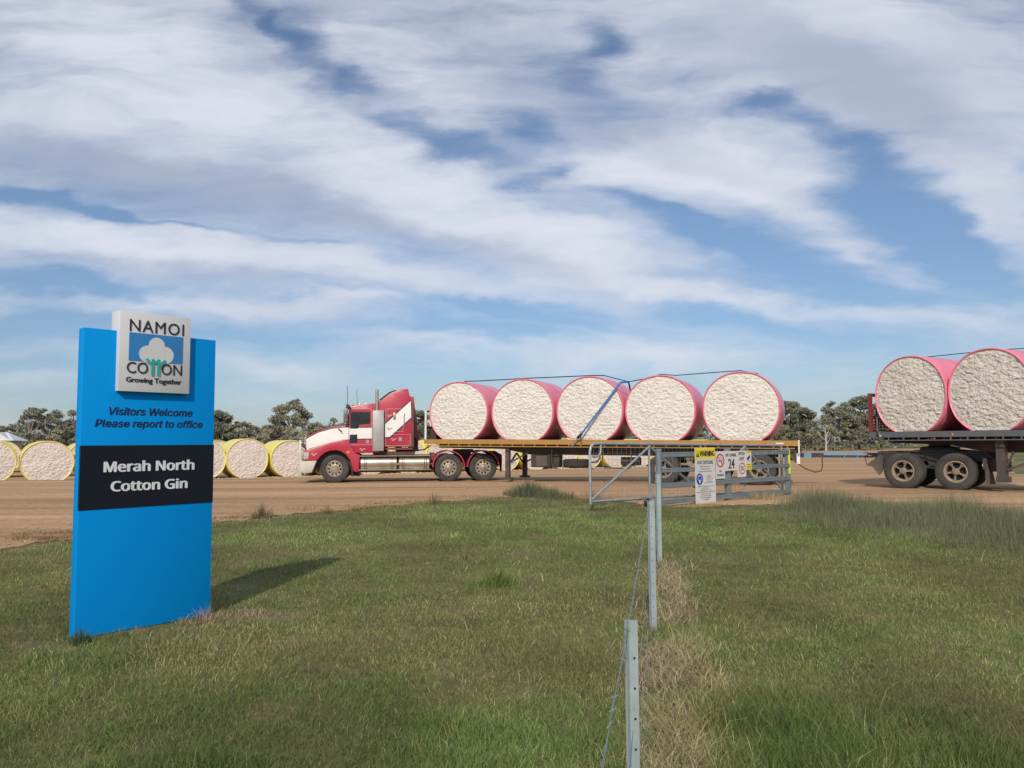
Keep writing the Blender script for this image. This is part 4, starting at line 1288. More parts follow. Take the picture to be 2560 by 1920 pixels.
def wheel(parent, x, y, z, r=0.525, w=0.28, style='disc', rot=0.0, side=-1, inner=True, name='wheel', steer=0.0):
    """outer tyre centred on y; side -1 shows its face towards us"""
    rim = r * 0.555
    wm = MB().lathe(tyre_prof(r, w, rim), 56)
    # tread blocks
    for k in range(44):
        a = 2 * math.pi * k / 44
        for yy in (-0.36, 0.36):
            c, s = math.cos(a), math.sin(a)
            p = Vector((c * (r - 0.008), yy * w, s * (r - 0.008)))
            wm.bar(p - Vector((-s, 0, c)) * 0.020, p + Vector((-s, 0, c)) * 0.020, 0.028, w * 0.13, upv=(0, 1, 0))
    o = wm.build(name, M_tyre, parent)
    o.location = (x, y, z); o.rotation_euler = (0, rot, steer)
    f = side * w * 0.44
    dmul = -side
    m = MB()
    if style == 'disc':
        # dished alloy disc with a raised rim lip
        pr = [(rim + 0.012, f * 1.06), (rim - 0.006, f * 1.10), (rim - 0.022, f * 0.92), (rim - 0.045, f * 0.78), (rim * 0.60, f * 0.72), (rim * 0.46, f * 0.86), (rim * 0.44, f * 0.95), (0.0, f * 0.98)]
        m.lathe(pr, 40)
        m.build('rim', M_rim, o, 30)
        h = MB()
        for k in range(10):
            a = 2 * math.pi * k / 10 + 0.15
            c = Vector((math.cos(a) * rim * 0.735, f * 0.80, math.sin(a) * rim * 0.735))
            h.tube([c, c + Vector((0, side * 0.022, 0))], rim * 0.115, 12)
        h.build('hand_holes', M_hole, o, 0)
        h = MB()
        if 'hub' in name or name == 'drive_wheel':
            h.lathe([(rim * 0.36, f * 0.98), (rim * 0.33, f * 1.10), (rim * 0.22, f * 1.22), (rim * 0.05, f * 1.30), (0, f * 1.30)], 20)
        else:
            h.lathe([(rim * 0.24, f * 0.98), (rim * 0.22, f * 1.14), (0, f * 1.16)], 18)
        for k in range(10):
            a = 2 * math.pi * k / 10
            c = Vector((math.cos(a) * rim * 0.40, f * 0.95, math.sin(a) * rim * 0.40))
            h.tube([c, c + Vector((0, side * 0.04, 0))], 0.016, 6)
        h.build('hub', M_rim, o, 30)
    else:
        # demountable rim clamped to a five-spoke hub
        pr = [(rim + 0.014, f * 1.08), (rim - 0.008, f * 1.12), (rim - 0.030, f * 0.85), (rim - 0.05, f * 0.40), (rim - 0.05, -f * 0.5)]
        m.lathe(pr, 40)
        m.build('rim', M_rimtan, o, 30)
        MB().lathe([(rim - 0.052, f * 0.05), (0, f * 0.03)], 30).build('drum', M_hole, o, 0)
        h = MB()
        for k in range(5):
            a = 2 * math.pi * k / 5 + 0.3
            d = Vector((math.cos(a), 0, math.sin(a)))
            h.bar(Vector((0, f * 0.62, 0)) + d * 0.04, Vector((0, f * 0.62, 0)) + d * (rim - 0.035), 0.050, 0.05, upv=(0, 1, 0))
            h.bar(Vector((0, f * 0.80, 0)) + d * (rim - 0.09), Vector((0, f * 0.80, 0)) + d * (rim - 0.03), 0.085, 0.04, upv=(0, 1, 0))
        h.lathe([(0.10, f * 0.4), (0.10, f * 0.98), (0.075, f * 1.06), (0.07, f * 1.20), (0, f * 1.22)], 22)
        h.build('hub', M_spoke, o, 30)
    if inner:
        i = MB().lathe(tyre_prof(r, w, rim), 40).build(name, M_tyre, parent)
        i.location = (x, y + dmul * 0.33, z)
        MB().lathe([(rim, 0), (0, 0)], 24).build('rim', M_dark, i, 0)
    return o


# ------------------------------------------------------------------ red prime mover
truck = empty('prime_mover', (-6.67, 30.3, 0), R(8.2))
tag(truck, 'dusty red bonneted prime mover with broad white stripe and chrome exhaust', 'truck')
WID = 2.42


def S(x, y):                                     # drawing units of the side elevation -> metres
    return ((x - 460) / 260.0, (1058 - y) / 260.0)


def SP(*pts): return [S(*p) for p in pts]


cab = MB()
cab.prism(SP((560, 492), (592, 330), (604, 312), (640, 302), (760, 287), (885, 275), (885, 770), (652, 770), (602, 690), (585, 640)), 0.12, WID - 0.12, bevel=0.04)
body = cab.build('cab', M_red, truck)
slp = MB()
slp.prism(SP((820, 292), (885, 250), (985, 172), (1050, 150), (1100, 138), (1168, 135), (1192, 240), (1205, 330), (1222, 712), (820, 715)), 0.115, WID - 0.115, bevel=0.05)
sleeper = slp.build('sleeper', M_red, truck)
MB().prism(SP((1190, 188), (1232, 196), (1278, 600), (1278, 752), (1226, 715), (1206, 330)), 1.35, WID - 0.12, bevel=0.03).build('side_fairing', M_red, truck)
MB().prism(SP((1203, 285), (1224, 300), (1228, 714), (1208, 714)), 0.09, 0.17, bevel=0.01).build('side_extender', M_dark, truck)
bon = MB()
# bonnet narrows towards the grille: loft a row of sections
secs = [(172, 605, 845, 0.42), (215, 582, 842, 0.33), (300, 545, 780, 0.22), (430, 505, 720, 0.13), (545, 490, 690, 0.10), (590, 490, 700, 0.10)]
vs = []; fs = []
for (x, yt, yb, ins) in secs:
    X, zt_ = S(x, yt); zb_ = S(x, yb)[1]
    hgt = zt_ - zb_
    sec = [(ins, zb_), (ins - 0.01, zb_ + hgt * 0.3), (ins, zt_ - 0.16), (ins + 0.05, zt_ - 0.05), (ins + 0.16, zt_ - 0.012), (WID / 2, zt_ + 0.01)]
    sec = sec + [(WID - p, q) for p, q in reversed(sec[:-1])]
    vs += [(X, p, q) for p, q in sec]
k = 11
for i in range(len(secs) - 1):
    for j in range(k - 1):
        fs.append((i * k + j, i * k + j + 1, (i + 1) * k + j + 1, (i + 1) * k + j))
fs.append(tuple(range(k - 1, -1, -1)))
bon.add(vs, fs)
bonnet = bon.build('bonnet', M_red, truck, 40)
# wings with wheel arches
wing = SP((165, 745), (205, 732), (330, 690), (430, 655), (520, 640), (592, 634), (604, 690), (655, 770), (700, 790), (692, 955), (640, 950), (622, 890), (600, 830), (560, 780), (515, 752),
          (470, 742), (420, 745), (365, 764), (320, 800), (285, 845), (165, 838))
for y0, y1 in ((0.03, 0.42), (WID - 0.42, WID - 0.03)):
    MB().prism(wing, y0, y1, bevel=0.03).build('front_wing', M_red, truck, 40)
MB().prism(SP((300, 720), (430, 665), (520, 650), (590, 650), (610, 760), (625, 950), (690, 950), (690, 1000), (285, 960), (285, 860)), 0.40, WID - 0.40).build('engine_bay', M_black, truck, 0)
stripe_sections = [(176, 630, 738), (215, 608, 722), (300, 566, 696), (430, 530, 656), (530, 520, 640), (588, 519, 634)]


def bonnet_inset(x):
    xs_ = [s[0] for s in secs]; ins_ = [s[3] for s in secs]
    return float(np.interp(x, xs_, ins_))


def bonnet_strip(tops, off):
    m = MB(); vs = []; fs = []
    for x, a, b in tops:
        X, za = S(x, a); zb2 = S(x, b)[1]
        ins = min(bonnet_inset(x), 0.40) - 0.012 - off
        if b > 660: pass
        for z_ in (za, zb2): vs.append((X, ins, z_))
        for z_ in (za, zb2): vs.append((X, ins + 0.02, z_))
    for i in range(len(tops) - 1):
        o, p = i * 4, i * 4 + 4
        fs += [(o, o + 1, p + 1, p), (o + 2, o, p, p + 2), (o + 1, o + 3, p + 3, p + 1)]
    fs += [(0, 2, 3, 1), (len(vs) - 4, len(vs) - 3, len(vs) - 1, len(vs) - 2)]
    m.add(vs, fs); return m


bonnet_strip([(x, a - 8, b + 11) for x, a, b in stripe_sections], 0.010).build('pinstripe', M_navy, bonnet, 0)
bonnet_strip(stripe_sections, 0.016).build('white_stripe', M_white, bonnet, 0)
MB().prism(SP((588, 515), (816, 513), (816, 638), (588, 640)), 0.112, 0.125).build('pinstripe', M_navy, body, 0)
MB().prism(SP((588, 524), (816, 522), (816, 628), (588, 630)), 0.108, 0.125).build('white_stripe', M_white, body, 0)
MB().prism(SP((936, 476), (1196, 240), (1203, 432), (992, 626), (936, 628)), 0.107, 0.12).build('pinstripe', M_navy, sleeper, 0)
MB().prism(SP((941, 489), (1195, 256), (1199, 420), (987, 613), (941, 615)), 0.103, 0.12).build('white_stripe', M_white, sleeper, 0)
# door, windows
door = MB().prism(SP((596, 640), (596, 360), (612, 338), (790, 334), (812, 352), (814, 690), (600, 690)), 0.113, 0.128)
dr = door.build('door', M_red, truck, 0)
m = MB().tube([(p[0], 0.111, p[1]) for p in SP((596, 690), (596, 360), (612, 338), (790, 334), (812, 352), (814, 690), (596, 690))], 0.008, 6)
m.build('door_seam', M_silver, dr)
MB().prism(SP((606, 372), (622, 366), (795, 364), (796, 482), (692, 490), (676, 530), (604, 530)), 0.104, 0.118).build('side_window', M_glass, dr, 0)
MB().prism(SP((600, 590), (672, 588), (672, 668), (600, 670)), 0.098, 0.112, bevel=0.004).build('lower_window', M_glass, dr, 0)
MB().prism(SP((756, 640), (786, 640), (786, 676), (756, 676)), 0.104, 0.116).build('door_handle', M_chrome, dr, 0)
# re-lay the stripe over the door skin
MB().prism(SP((596, 524), (604, 524), (604, 534), (680, 534), (690, 524), (812, 522), (812, 628), (676, 629), (676, 586), (596, 588)), 0.1085, 0.114).build('white_stripe', M_white, dr, 0)
MB().prism(SP((566, 487), (594, 337), (600, 337), (573, 487)), 0.32, WID - 0.32).build('windscreen', M_glass, truck, 0)
MB().prism(SP((884, 244), (984, 166), (1046, 145), (1052, 154), (992, 178), (892, 256)), 0.112, WID - 0.112).build('roof_window', M_glass, sleeper, 0)
# sleeper locker door, grab rail, handles
m = MB().tube([(p[0], 0.110, p[1]) for p in SP((948, 560), (948, 350), (962, 336), (1100, 336), (1118, 352), (1118, 560), (948, 562))], 0.007, 6)
m.tube([(p[0], 0.110, p[1]) for p in SP((948, 700), (948, 590), (1192, 590), (1192, 700), (948, 702))], 0.007, 6)
m.build('locker_seam', M_silver, sleeper)
MB().prism(SP((1022, 375), (1048, 375), (1048, 442), (1022, 442)), 0.085, 0.112, bevel=0.01).build('sleeper_window', M_chrome, sleeper)
MB().tube([(p[0], q, p[1]) for p, q in zip(SP((1130, 375), (1130, 382), (1130, 512), (1130, 520)), (0.11, 0.06, 0.06, 0.11))], 0.016, 8).build('grab_rail', M_chrome, sleeper)
MB().prism(SP((1076, 618), (1106, 618), (1106, 654), (1076, 654)), 0.100, 0.114).build('locker_handle', M_chrome, sleeper, 0)
# painted scrolls
for (x, y, par, yy) in ((235, 778, truck, 0.022), (708, 320, body, 0.112), (697, 732, truck, 0.06), (955, 400, sleeper, 0.102), (1000, 636, sleeper, 0.102), (960, 528, sleeper, 0.098)):
    pts = [(p[0], yy, p[1]) for p in SP((x, y), (x + 14, y - 6), (x + 22, y + 6), (x + 12, y + 14), (x + 26, y + 16), (x + 34, y + 2), (x + 54, y - 4))]
    MB().tube(pts, 0.010, 5).build('painted_scroll', M_white if y != 528 else M_reddark, par)
# bumper, grille, bull bar, lights
MB().prism(SP((125, 845), (287, 842), (240, 958), (125, 960)), 0.02, WID - 0.02, bevel=0.03).build('bumper', M_alloy, truck)
MB().prism(SP((158, 612), (174, 606), (174, 842), (158, 842)), 0.45, WID - 0.45).build('grille', M_chrome, truck, 0)
bb = MB()
for yy in (0.10, 0.62, WID - 0.62, WID - 0.10):
    bb.prism(SP((116, 645), (136, 638), (146, 850), (142, 992), (118, 990)), yy - 0.05, yy + 0.05, bevel=0.01)
for z_ in (650, 705, 800):
    bb.tube([(S(133, z_)[0], 0.12, S(0, z_)[1]), (S(133, z_)[0], WID - 0.12, S(0, z_)[1])], 0.03, 8)
bb.tube([(S(133, 705)[0], 0.12, S(0, 705)[1]), (S(170, 735)[0], 0.10, S(0, 735)[1])], 0.025, 8)
bb.tube([(S(133, 800)[0], 0.12, S(0, 800)[1]), (S(170, 815)[0], 0.10, S(0, 815)[1])], 0.025, 8)
bull = bb.build('bull_bar', M_alloy, truck)
for yy in (0.22, WID - 0.30):
    MB().lathe([(0.0, -0.06), (0.10, -0.06), (0.115, 0.0), (0.09, 0.09), (0.0, 0.12)], 20, (S(140, 705)[0], yy, S(0, 702)[1]), 'X').build('driving_lamp', M_black, truck)
for yy in (0.028, WID - 0.30):
    MB().prism(SP((164, 757), (216, 757), (206, 828), (164, 828)), yy, yy + 0.27, bevel=0.015).build('headlight', M_lens, truck)
MB().prism(SP((570, 752), (600, 750), (600, 772), (572, 772)), 0.018, 0.04, bevel=0.004).build('indicator', M_amber, truck)
# mirror and arm, antennas, roof lights
mr_ = MB().prism(SP((541, 345), (582, 330), (580, 462), (541, 478)), -0.16, -0.04, bevel=0.015)
mr_.tube([(S(560, 350)[0], -0.10, S(0, 350)[1]), (S(600, 340)[0], 0.13, S(0, 330)[1])], 0.015, 6)
mr_.tube([(S(560, 470)[0], -0.10, S(0, 470)[1]), (S(600, 480)[0], 0.13, S(0, 490)[1])], 0.015, 6)
mr_.build('mirror', M_mirror, truck)
MB().lathe([(0.0, -0.05), (0.10, -0.05), (0.11, 0.02), (0.06, 0.1), (0, 0.11)], 18, (S(575, 320)[0], 0.0, S(0, 318)[1]), 'X').build('spot_lamp', M_black, truck)
MB().tube([(S(489, 530)[0], 0.06, S(0, 530)[1]), (S(525, 560)[0], -0.05, S(0, 560)[1])], 0.018, 6).build('bonnet_mirror', M_black, truck)
MB().tube([(S(577, 330)[0], 0.05, S(0, 330)[1]), (S(573, 110)[0], 0.05, S(0, 110)[1])], 0.011, 6).build('antenna', M_black, truck)
MB().tube([(S(652, 300)[0], 1.9, S(0, 300)[1]), (S(640, 110)[0], 1.9, S(0, 110)[1])], 0.008, 6).build('antenna', M_black, truck)
for x in (618, 690, 750):
    MB().prism(SP((x - 10, 302), (x - 6, 275), (x + 6, 275), (x + 10, 300)), 0.6, 0.75, bevel=0.01).build('roof_lamp', M_chrome, truck)
# exhaust
m = MB().prism(SP((820, 352), (934, 350), (934, 754), (822, 755)), -0.10, 0.30, bevel=0.06)
ex = m.build('exhaust_shield', M_shield, truck)
px = S(862, 0)[0]
MB().tube([(px, 0.05, S(0, 356)[1]), (px, 0.05, S(0, 155)[1]), (px + 0.012, 0.05, S(0, 143)[1])], 0.063, 16).build('exhaust_pipe', M_chrome, ex)
# tanks with steps
for x0, x1 in ((702, 1062), (1078, 1384)):
    X0, X1 = S(x0, 0)[0], S(x1, 0)[0]
    m = MB().lathe([(0.0, X0), (0.27, X0), (0.295, X0 + 0.03), (0.295, X1 - 0.03), (0.27, X1), (0.0, X1)], 36, (0, 0.36, 0.70), 'X')
    tk = m.build('fuel_tank', M_tank, truck)
    b = MB()
    for q in (0.14, 0.86):
        X = X0 + (X1 - X0) * q
        for dx in (-0.035, 0.035):
            b.lathe([(0.300, X + dx - 0.012), (0.306, X + dx), (0.300, X + dx + 0.012)], 36, (0, 0.36, 0.70), 'X')
    b.build('tank_strap', M_dark, tk)
    MB().box(X0 - 0.02, X1 + 0.02, 0.03, 0.34, 0.975, 1.005).box(X0 - 0.04, X1 + 0.03, 0.02, 0.22, 0.455, 0.485).build('tank_step', M_chrome, tk, 0)
# chassis, fifth wheel, rear
ch = MB()
for yy in (0.80, WID - 0.86):
    ch.box(-0.7, 6.35, yy, yy + 0.06, 0.68, 1.02)
ch.box(1.0, 1.5, 0.5, WID - 0.5, 0.40, 0.95).box(2.3, 4.0, 0.6, WID - 0.6, 0.42, 0.62).box(4.1, 4.4, 0.5, WID - 0.5, 0.40, 0.65).box(5.45, 5.75, 0.5, WID - 0.5, 0.40, 0.65)
ch.box(1.4, 3.0, 0.3, WID - 0.3, 1.02, 1.14)
ch.box(1.45, 1.95, 0.45, WID - 0.45, 1.14, 1.33).box(2.25, 2.5, 0.5, WID - 0.5, 1.14, 1.33).box(2.75, 3.05, 0.45, WID - 0.45, 1.14, 1.32).box(0.95, 4.0, 0.32, WID - 0.32, 0.37, 0.47)
ch.prism(SP((1980, 770), (2050, 760), (2118, 800), (2118, 905), (2060, 905), (2040, 830)), 0.35, WID - 0.35)
ch.build('chassis', M_chassis, truck, 0)
MB().prism(SP((1650, 740), (1830, 740), (1860, 775), (1620, 775)), 0.75, WID - 0.75).box(4.7, 5.2, 0.8, WID - 0.8, 1.0, 1.10).build('fifth_wheel', M_black, truck, 0)
MB().prism(SP((1400, 775), (1440, 775), (1450, 850), (1400, 850)), 0.3, WID - 0.3).prism(SP((940, 722), (1222, 720), (1215, 740), (950, 742)), 0.2, WID - 0.2).prism(SP((1085, 742), (1210, 742), (1180, 775), (1100, 775)), 0.5, WID - 0.5).build('underframe', M_reddark, truck, 0)
m = MB()
for k in range(3):
    pts = [(S(1230 + 8 * k, 700)[0], 0.9 + 0.2 * k, S(0, 700 - 40 * k)[1]), (S(1262 + 8 * k, 745)[0], 0.9 + 0.2 * k, S(0, 752)[1]), (S(1340, 740)[0], 1.0 + 0.1 * k, S(0, 742)[1]), (S(1400, 700)[0], 1.1, S(0, 700)[1])]
    m.tube(pts, 0.03, 7)
m.build('air_hose', M_black, truck)
for cx in (4.27, 5.60):
    for yy in (0.0, WID - 0.62):
        vs = []; fs = []
        N2 = 18
        for i in range(N2 + 1):
            a = R(-2 + 184 * i / N2)
            for r_ in (0.585, 0.625):
                for q in (yy, yy + 0.62):
                    vs.append((cx + math.cos(a) * r_, q, 0.56 + math.sin(a) * r_))
        for i in range(N2):
            o, p = i * 4, i * 4 + 4
            fs += [(o, o + 1, p + 1, p), (o + 2, p + 2, p + 3, o + 3), (o, p, p + 2, o + 2), (o + 1, o + 3, p + 3, p + 1)]
        fs += [(0, 2, 3, 1), (N2 * 4, N2 * 4 + 1, N2 * 4 + 3, N2 * 4 + 2)]
        MB().add(vs, fs).build('mudguard', M_red, truck)
wheel(truck, 0.0, 0.16, 0.525, 0.525, 0.29, 'disc', 0.2, -1, False, 'front_wheel', R(-4))
wheel(truck, 0.0, WID - 0.16, 0.525, 0.525, 0.29, 'disc', 0.5, 1, False, 'front_wheel', R(-4))
for i, cx in enumerate((4.27, 5.60)):
    wheel(truck, cx, 0.15, 0.525, 0.525, 0.28, 'disc', 0.3 + i, -1, True, 'drive_wheel')
    wheel(truck, cx, WID - 0.15, 0.525, 0.525, 0.28, 'disc', 0.9 + i, 1, True, 'drive_wheel')
MB().box(0.62, 0.66, 0.10, 0.42, 0.22, 0.62).build('mudflap', M_black, truck, 0)
MB().box(6.30, 6.33, 0.05, 0.55, 0.35, 0.80).build('mudflap', M_black, truck, 0)

# ------------------------------------------------------------------ mustard flat-top trailer
T1ANG = R(-21.7)
TILT = 0.0105
tr1 = empty('flatbed_trailer', (-3.44, 31.3, 0), T1ANG, TILT)
tag(tr1, 'mustard yellow flat deck trailer coupled to the red truck, carrying five pink bales', 'trailer')
L1, W1, DK = 13.7, 2.46, 1.615
MB().box(0, L1, 0.04, W1 - 0.04, DK - 0.06, DK - 0.004).build('deck', M_deck, tr1, 0)
m = MB()
for yy in (0.0, W1 - 0.05):
    m.box(0, L1, yy, yy + 0.05, DK - 0.175, DK)
m.box(-0.03, 0.03, 0.05, W1 - 0.05, DK - 0.175, DK - 0.001)
m.build('coaming', M_mustard, tr1, 0)
m = MB()
for yy in (-0.012, W1 - 0.02):
    m.box(0.05, L1 - 0.1, yy, yy + 0.03, DK - 0.272, DK - 0.238)
    x = 0.15
    while x < L1:
        m.box(x, x + 0.035, yy, yy + 0.03, DK - 0.238, DK - 0.176); x += 0.44
m.build('rope_rail', M_mustard, tr1, 0)
m = MB()
for yy in (0.70, W1 - 0.82):
    m.prism([(0.3, DK - 0.18), (0.3, DK - 0.33), (3.1, DK - 0.36), (4.1, DK - 0.56), (L1 - 0.4, DK - 0.56), (L1 - 0.2, DK - 0.3), (L1 - 0.2, DK - 0.18)], yy, yy + 0.12)
x = 0.4
while x < L1 - 0.2:
    m.box(x, x + 0.05, 0.05, W1 - 0.05, DK - 0.19, DK - 0.063); x += 0.44
m.build('chassis_beam', M_dark, tr1, 0)
# headboard
m = MB()
for yy in (0.06, 0.46, W1 - 0.5, W1 - 0.1):
    m.box(-0.02, 0.055, yy, yy + 0.06, DK, DK + 1.12)
m.build('headboard_post', M_white, tr1, 0)
m = MB().box(0.06, 0.09, 0.06, W1 - 0.06, DK + 1.06, DK + 1.12).box(0.06, 0.09, 0.06, W1 - 0.06, DK + 0.40, DK + 0.50)
for k in range(12):
    m.box(0.06, 0.085, 0.1 + k * 0.19, 0.12 + k * 0.19, DK + 0.0, DK + 0.55)
for k in range(5):
    m.box(0.062, 0.088, 0.1, W1 - 0.1, DK + 0.06 + k * 0.09, DK + 0.085 + k * 0.09)
m.box(0.09, 0.36, 0.3, W1 - 0.3, DK + 0.0, DK + 0.42)
m.build('headboard_grille', M_black, tr1, 0)
# landing legs
for yy in (0.25, W1 - 0.41):
    m = MB().box(3.30, 3.46, yy, yy + 0.16, 0.20, DK - 0.30).box(3.20, 3.56, yy - 0.04, yy + 0.2, 0.13, 0.20)
    m.bar((3.38, yy + 0.08, 0.70), (4.15, yy + 0.25, 1.15), 0.06, 0.06).bar((3.38, yy + 0.08, 0.60), (3.38, W1 / 2, 1.1), 0.05, 0.05)
    m.build('landing_leg', M_dark, tr1, 0)
MB().box(4.35, 5.10, 0.20, 0.75, 0.60, 1.06, bevel=0.01).build('tool_box', M_black, tr1, 0)
MB().box(4.56, 5.0, 0.16, 0.198, 0.64, 1.02, bevel=0.01).build('tool_box_lid', M_dark, tr1, 0)
MB().box(5.10, 5.35, 0.5, 0.9, 0.6, 1.05).build('tool_box', M_black, tr1, 0)
m = MB().lathe(tyre_prof(0.50, 0.27, 0.29), 44, (5.90, 0.85, 0.76), 'Z')
m.lathe([(0.29, 0.05), (0.0, 0.06)], 24, (5.90, 0.85, 0.76), 'Z')
m.build('spare_tyre', M_tyre, tr1)
m = MB()
for x in (5.12, 6.55, 7.05):
    m.tube([(x, 0.32, DK - 0.25), (x, 0.32, 0.72), (x + 0.05, 0.32, 0.60), (x + 0.16, 0.32, 0.57)] if x < 6.9 else [(x, 0.32, DK - 0.25), (x, 0.32, 0.74), (x + 0.06, 0.32, 0.62), (x + 0.95, 0.32, 0.60), (x + 1.05, 0.32, 0.70), (x + 1.05, 0.32, DK - 0.25)], 0.024, 8)
m.bar((5.35, 0.85, 0.60), (6.45, 0.85, 0.60), 0.06, 0.04)
m.tube([(6.95, 0.4, DK - 0.3), (6.93, 0.4, 0.95), (6.80, 0.45, 0.82), (6.45, 0.6, 0.78)], 0.03, 8)
m.build('carrier_hoop', M_dark, tr1)
MB().tube([(7.6, 0.9, 0.85), (8.3, 0.9, 0.85)], 0.15, 16).build('air_tank', M_dark, tr1)
for k in range(3):
    s = 9.30 + 1.58 * k
    zc = 0.525 + TILT * s
    wheel(tr1, s, 0.16, zc, 0.525, 0.27, 'spoke', 0.3 + k, -1, True, 'trailer_wheel')
    wheel(tr1, s, W1 - 0.16, zc, 0.525, 0.27, 'spoke', 0.6 + k, 1, True, 'trailer_wheel')
    MB().tube([(s, 0.3, zc), (s, W1 - 0.3, zc)], 0.075, 12).build('axle', M_dark, tr1)
m = MB()
for k in range(2):
    s = 10.09 + 1.58 * k
    for yy in (0.62, W1 - 0.72):
        m.prism([(s - 0.16, DK - 0.55), (s + 0.16, DK - 0.55), (s + 0.05, 0.72), (s - 0.05, 0.72)], yy, yy + 0.10)
        m.bar((s - 0.75, yy + 0.05, 0.78), (s + 0.75, yy + 0.05, 0.78), 0.09, 0.07)
m.build('suspension_hanger', M_rimtan, tr1, 0)
# tail
MB().box(L1, L1 + 0.04, -0.015, 0.10, DK - 0.42, DK + 0.02).build('corner_plate', M_white, tr1, 0)
MB().box(L1 - 0.02, L1 + 0.02, 0.11, W1 - 0.11, DK - 0.40, DK - 0.18).build('tail_board', M_dark, tr1, 0)
MB().prism([(L1 - 0.45, DK - 0.28), (L1 - 0.02, DK - 0.28), (L1 - 0.02, 0.95), (L1 - 0.12, 0.90)], 0.2, 0.28).box(L1 - 0.35, L1 - 0.05, 0.8, W1 - 0.8, 0.95, DK - 0.2).build('tow_frame', M_dark, tr1, 0)
MB().box(L1 - 0.06, L1 + 0.04, 0.12, 0.24, 0.86, 1.20).build('tail_lamp', M_white, tr1, 0)
MB().box(L1 - 0.62, L1 - 0.58, 0.05, 0.60, 0.35, DK - 0.3).build('mudflap', M_rimtan, tr1, 0)
MB().box(L1 - 0.7, L1 - 0.45, -0.004, 0.001, DK - 0.11, DK - 0.075).build('maker_decal', M_white, tr1, 0)
for s in (2.9, 6.3, 9.6, 12.4):
    MB().box(s, s + 0.06, -0.008, 0.0005, DK - 0.12, DK - 0.07).build('side_marker', M_amber, tr1, 0)


def on_trailer(root_loc, ang, tilt, s, v, z):
    """point on a trailer: s back from its front, v across from the near side"""
    c, n = math.cos(ang), math.sin(ang)
    zz = z - tilt * s
    return Vector((root_loc[0] + c * s - n * v, root_loc[1] + n * s + c * v, zz))


t1 = lambda s, v, z: on_trailer((-3.44, 31.3), T1ANG, TILT, s, v, z)
pinks = [(1.45, 2.50, 2.22, 'pink wrapped cotton bale nearest the truck cab'), (4.07, 2.50, 2.27, 'pink wrapped cotton bale second behind the truck cab'),
         (6.66, 2.52, 2.30, 'pink wrapped cotton bale with the blue strap across its face'), (9.20, 2.50, 2.27, 'pink wrapped cotton bale second from the tail of the yellow trailer, behind the gate'),
         (11.92, 2.56, 2.32, 'pink wrapped cotton bale at the tail of the yellow trailer, above the safety signs')]
for i, (s, w, h, lab) in enumerate(pinks):
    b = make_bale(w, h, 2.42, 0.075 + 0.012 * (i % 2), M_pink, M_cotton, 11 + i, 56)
    p = t1(s, 0.02, DK + 0.001)
    b.location = p; b.rotation_euler = (0, TILT, T1ANG)
    tag(b, lab, 'cotton bale', 'pink bales on the yellow trailer')

# straps over the load
def webbing(name, pts, w, th, material, label):
    m = MB()
    for a, b in zip(pts, pts[1:]):
        m.bar(a, b, w, th)
    return tag(m.build(name, material, None, 0), label, 'strap', 'straps holding down the bales')


V0 = 0.55
tops = {s: DK + h for s, w, h, _ in pinks}
node = t1(7.98, 0.62, DK + 2.10)
webbing('load_strap', [t1(0.9, V0 + 0.2, DK + 2.10), t1(1.45, V0 + 0.2, DK + 2.275), t1(2.1, V0 + 0.15, DK + 2.275), t1(4.07, V0 + 0.1, DK + 2.325), t1(6.66, V0, DK + 2.355), t1(7.1, V0, DK + 2.34), node], 0.075, 0.03,
        M_strap, 'long black strap running over the tops of the three front pink bales')
webbing('load_strap', [node + Vector((0.01, 0.0, 0.0)), t1(8.7, V0 - 0.1, DK + 2.19), t1(9.2, V0 - 0.1, DK + 2.325), t1(9.7, V0 - 0.1, DK + 2.27), t1(11.4, V0 - 0.1, DK + 2.355), t1(11.92, V0 - 0.1, DK + 2.375), t1(12.5, V0 - 0.1, DK + 2.25)], 0.06, 0.025,
        M_strap, 'black strap running over the tops of the two rear pink bales')
webbing('load_strap', [node, t1(7.98, 1.3, DK + 1.4), t1(7.98, 2.3, DK + 0.3)], 0.06, 0.006, M_strap, 'short dark strap dropping between the third and fourth pink bales')
blue_low = t1(6.12, -0.05, DK - 0.02)
rs_ = empty('ratchet_strap', t1(6.0, -0.045, DK - 0.30))
tag(rs_, 'bright blue ratchet strap slanting across a cotton face down to the deck', 'strap', 'straps holding down the bales')
o0 = rs_.location
m = MB().bar(node - o0, t1(7.86, -0.03, DK + 2.03) - o0, 0.07, 0.008, upv=(0, 1, 0)).bar(t1(7.86, -0.03, DK + 2.03) - o0, t1(6.45, -0.22, DK + 0.22) - o0, 0.07, 0.008, upv=(0, 1, 0)); m.build('webbing', M_bluestrap, rs_, 0)
m = MB().bar(t1(6.45, -0.22, DK + 0.22) - o0, t1(6.28, -0.15, DK + 0.06) - o0, 0.10, 0.05, upv=(0, 1, 0)).bar(t1(6.40, -0.25, DK + 0.20) - o0, t1(6.42, -0.22, DK + 0.02) - o0, 0.05, 0.03, upv=(0, 1, 0)); m.build('ratchet', M_black, rs_, 0)
m = MB().bar(t1(6.28, -0.15, DK + 0.06) - o0, t1(6.0, -0.05, DK - 0.28) - o0, 0.06, 0.008, upv=(0, 1, 0)); m.build('hook_end', M_steel, rs_, 0)

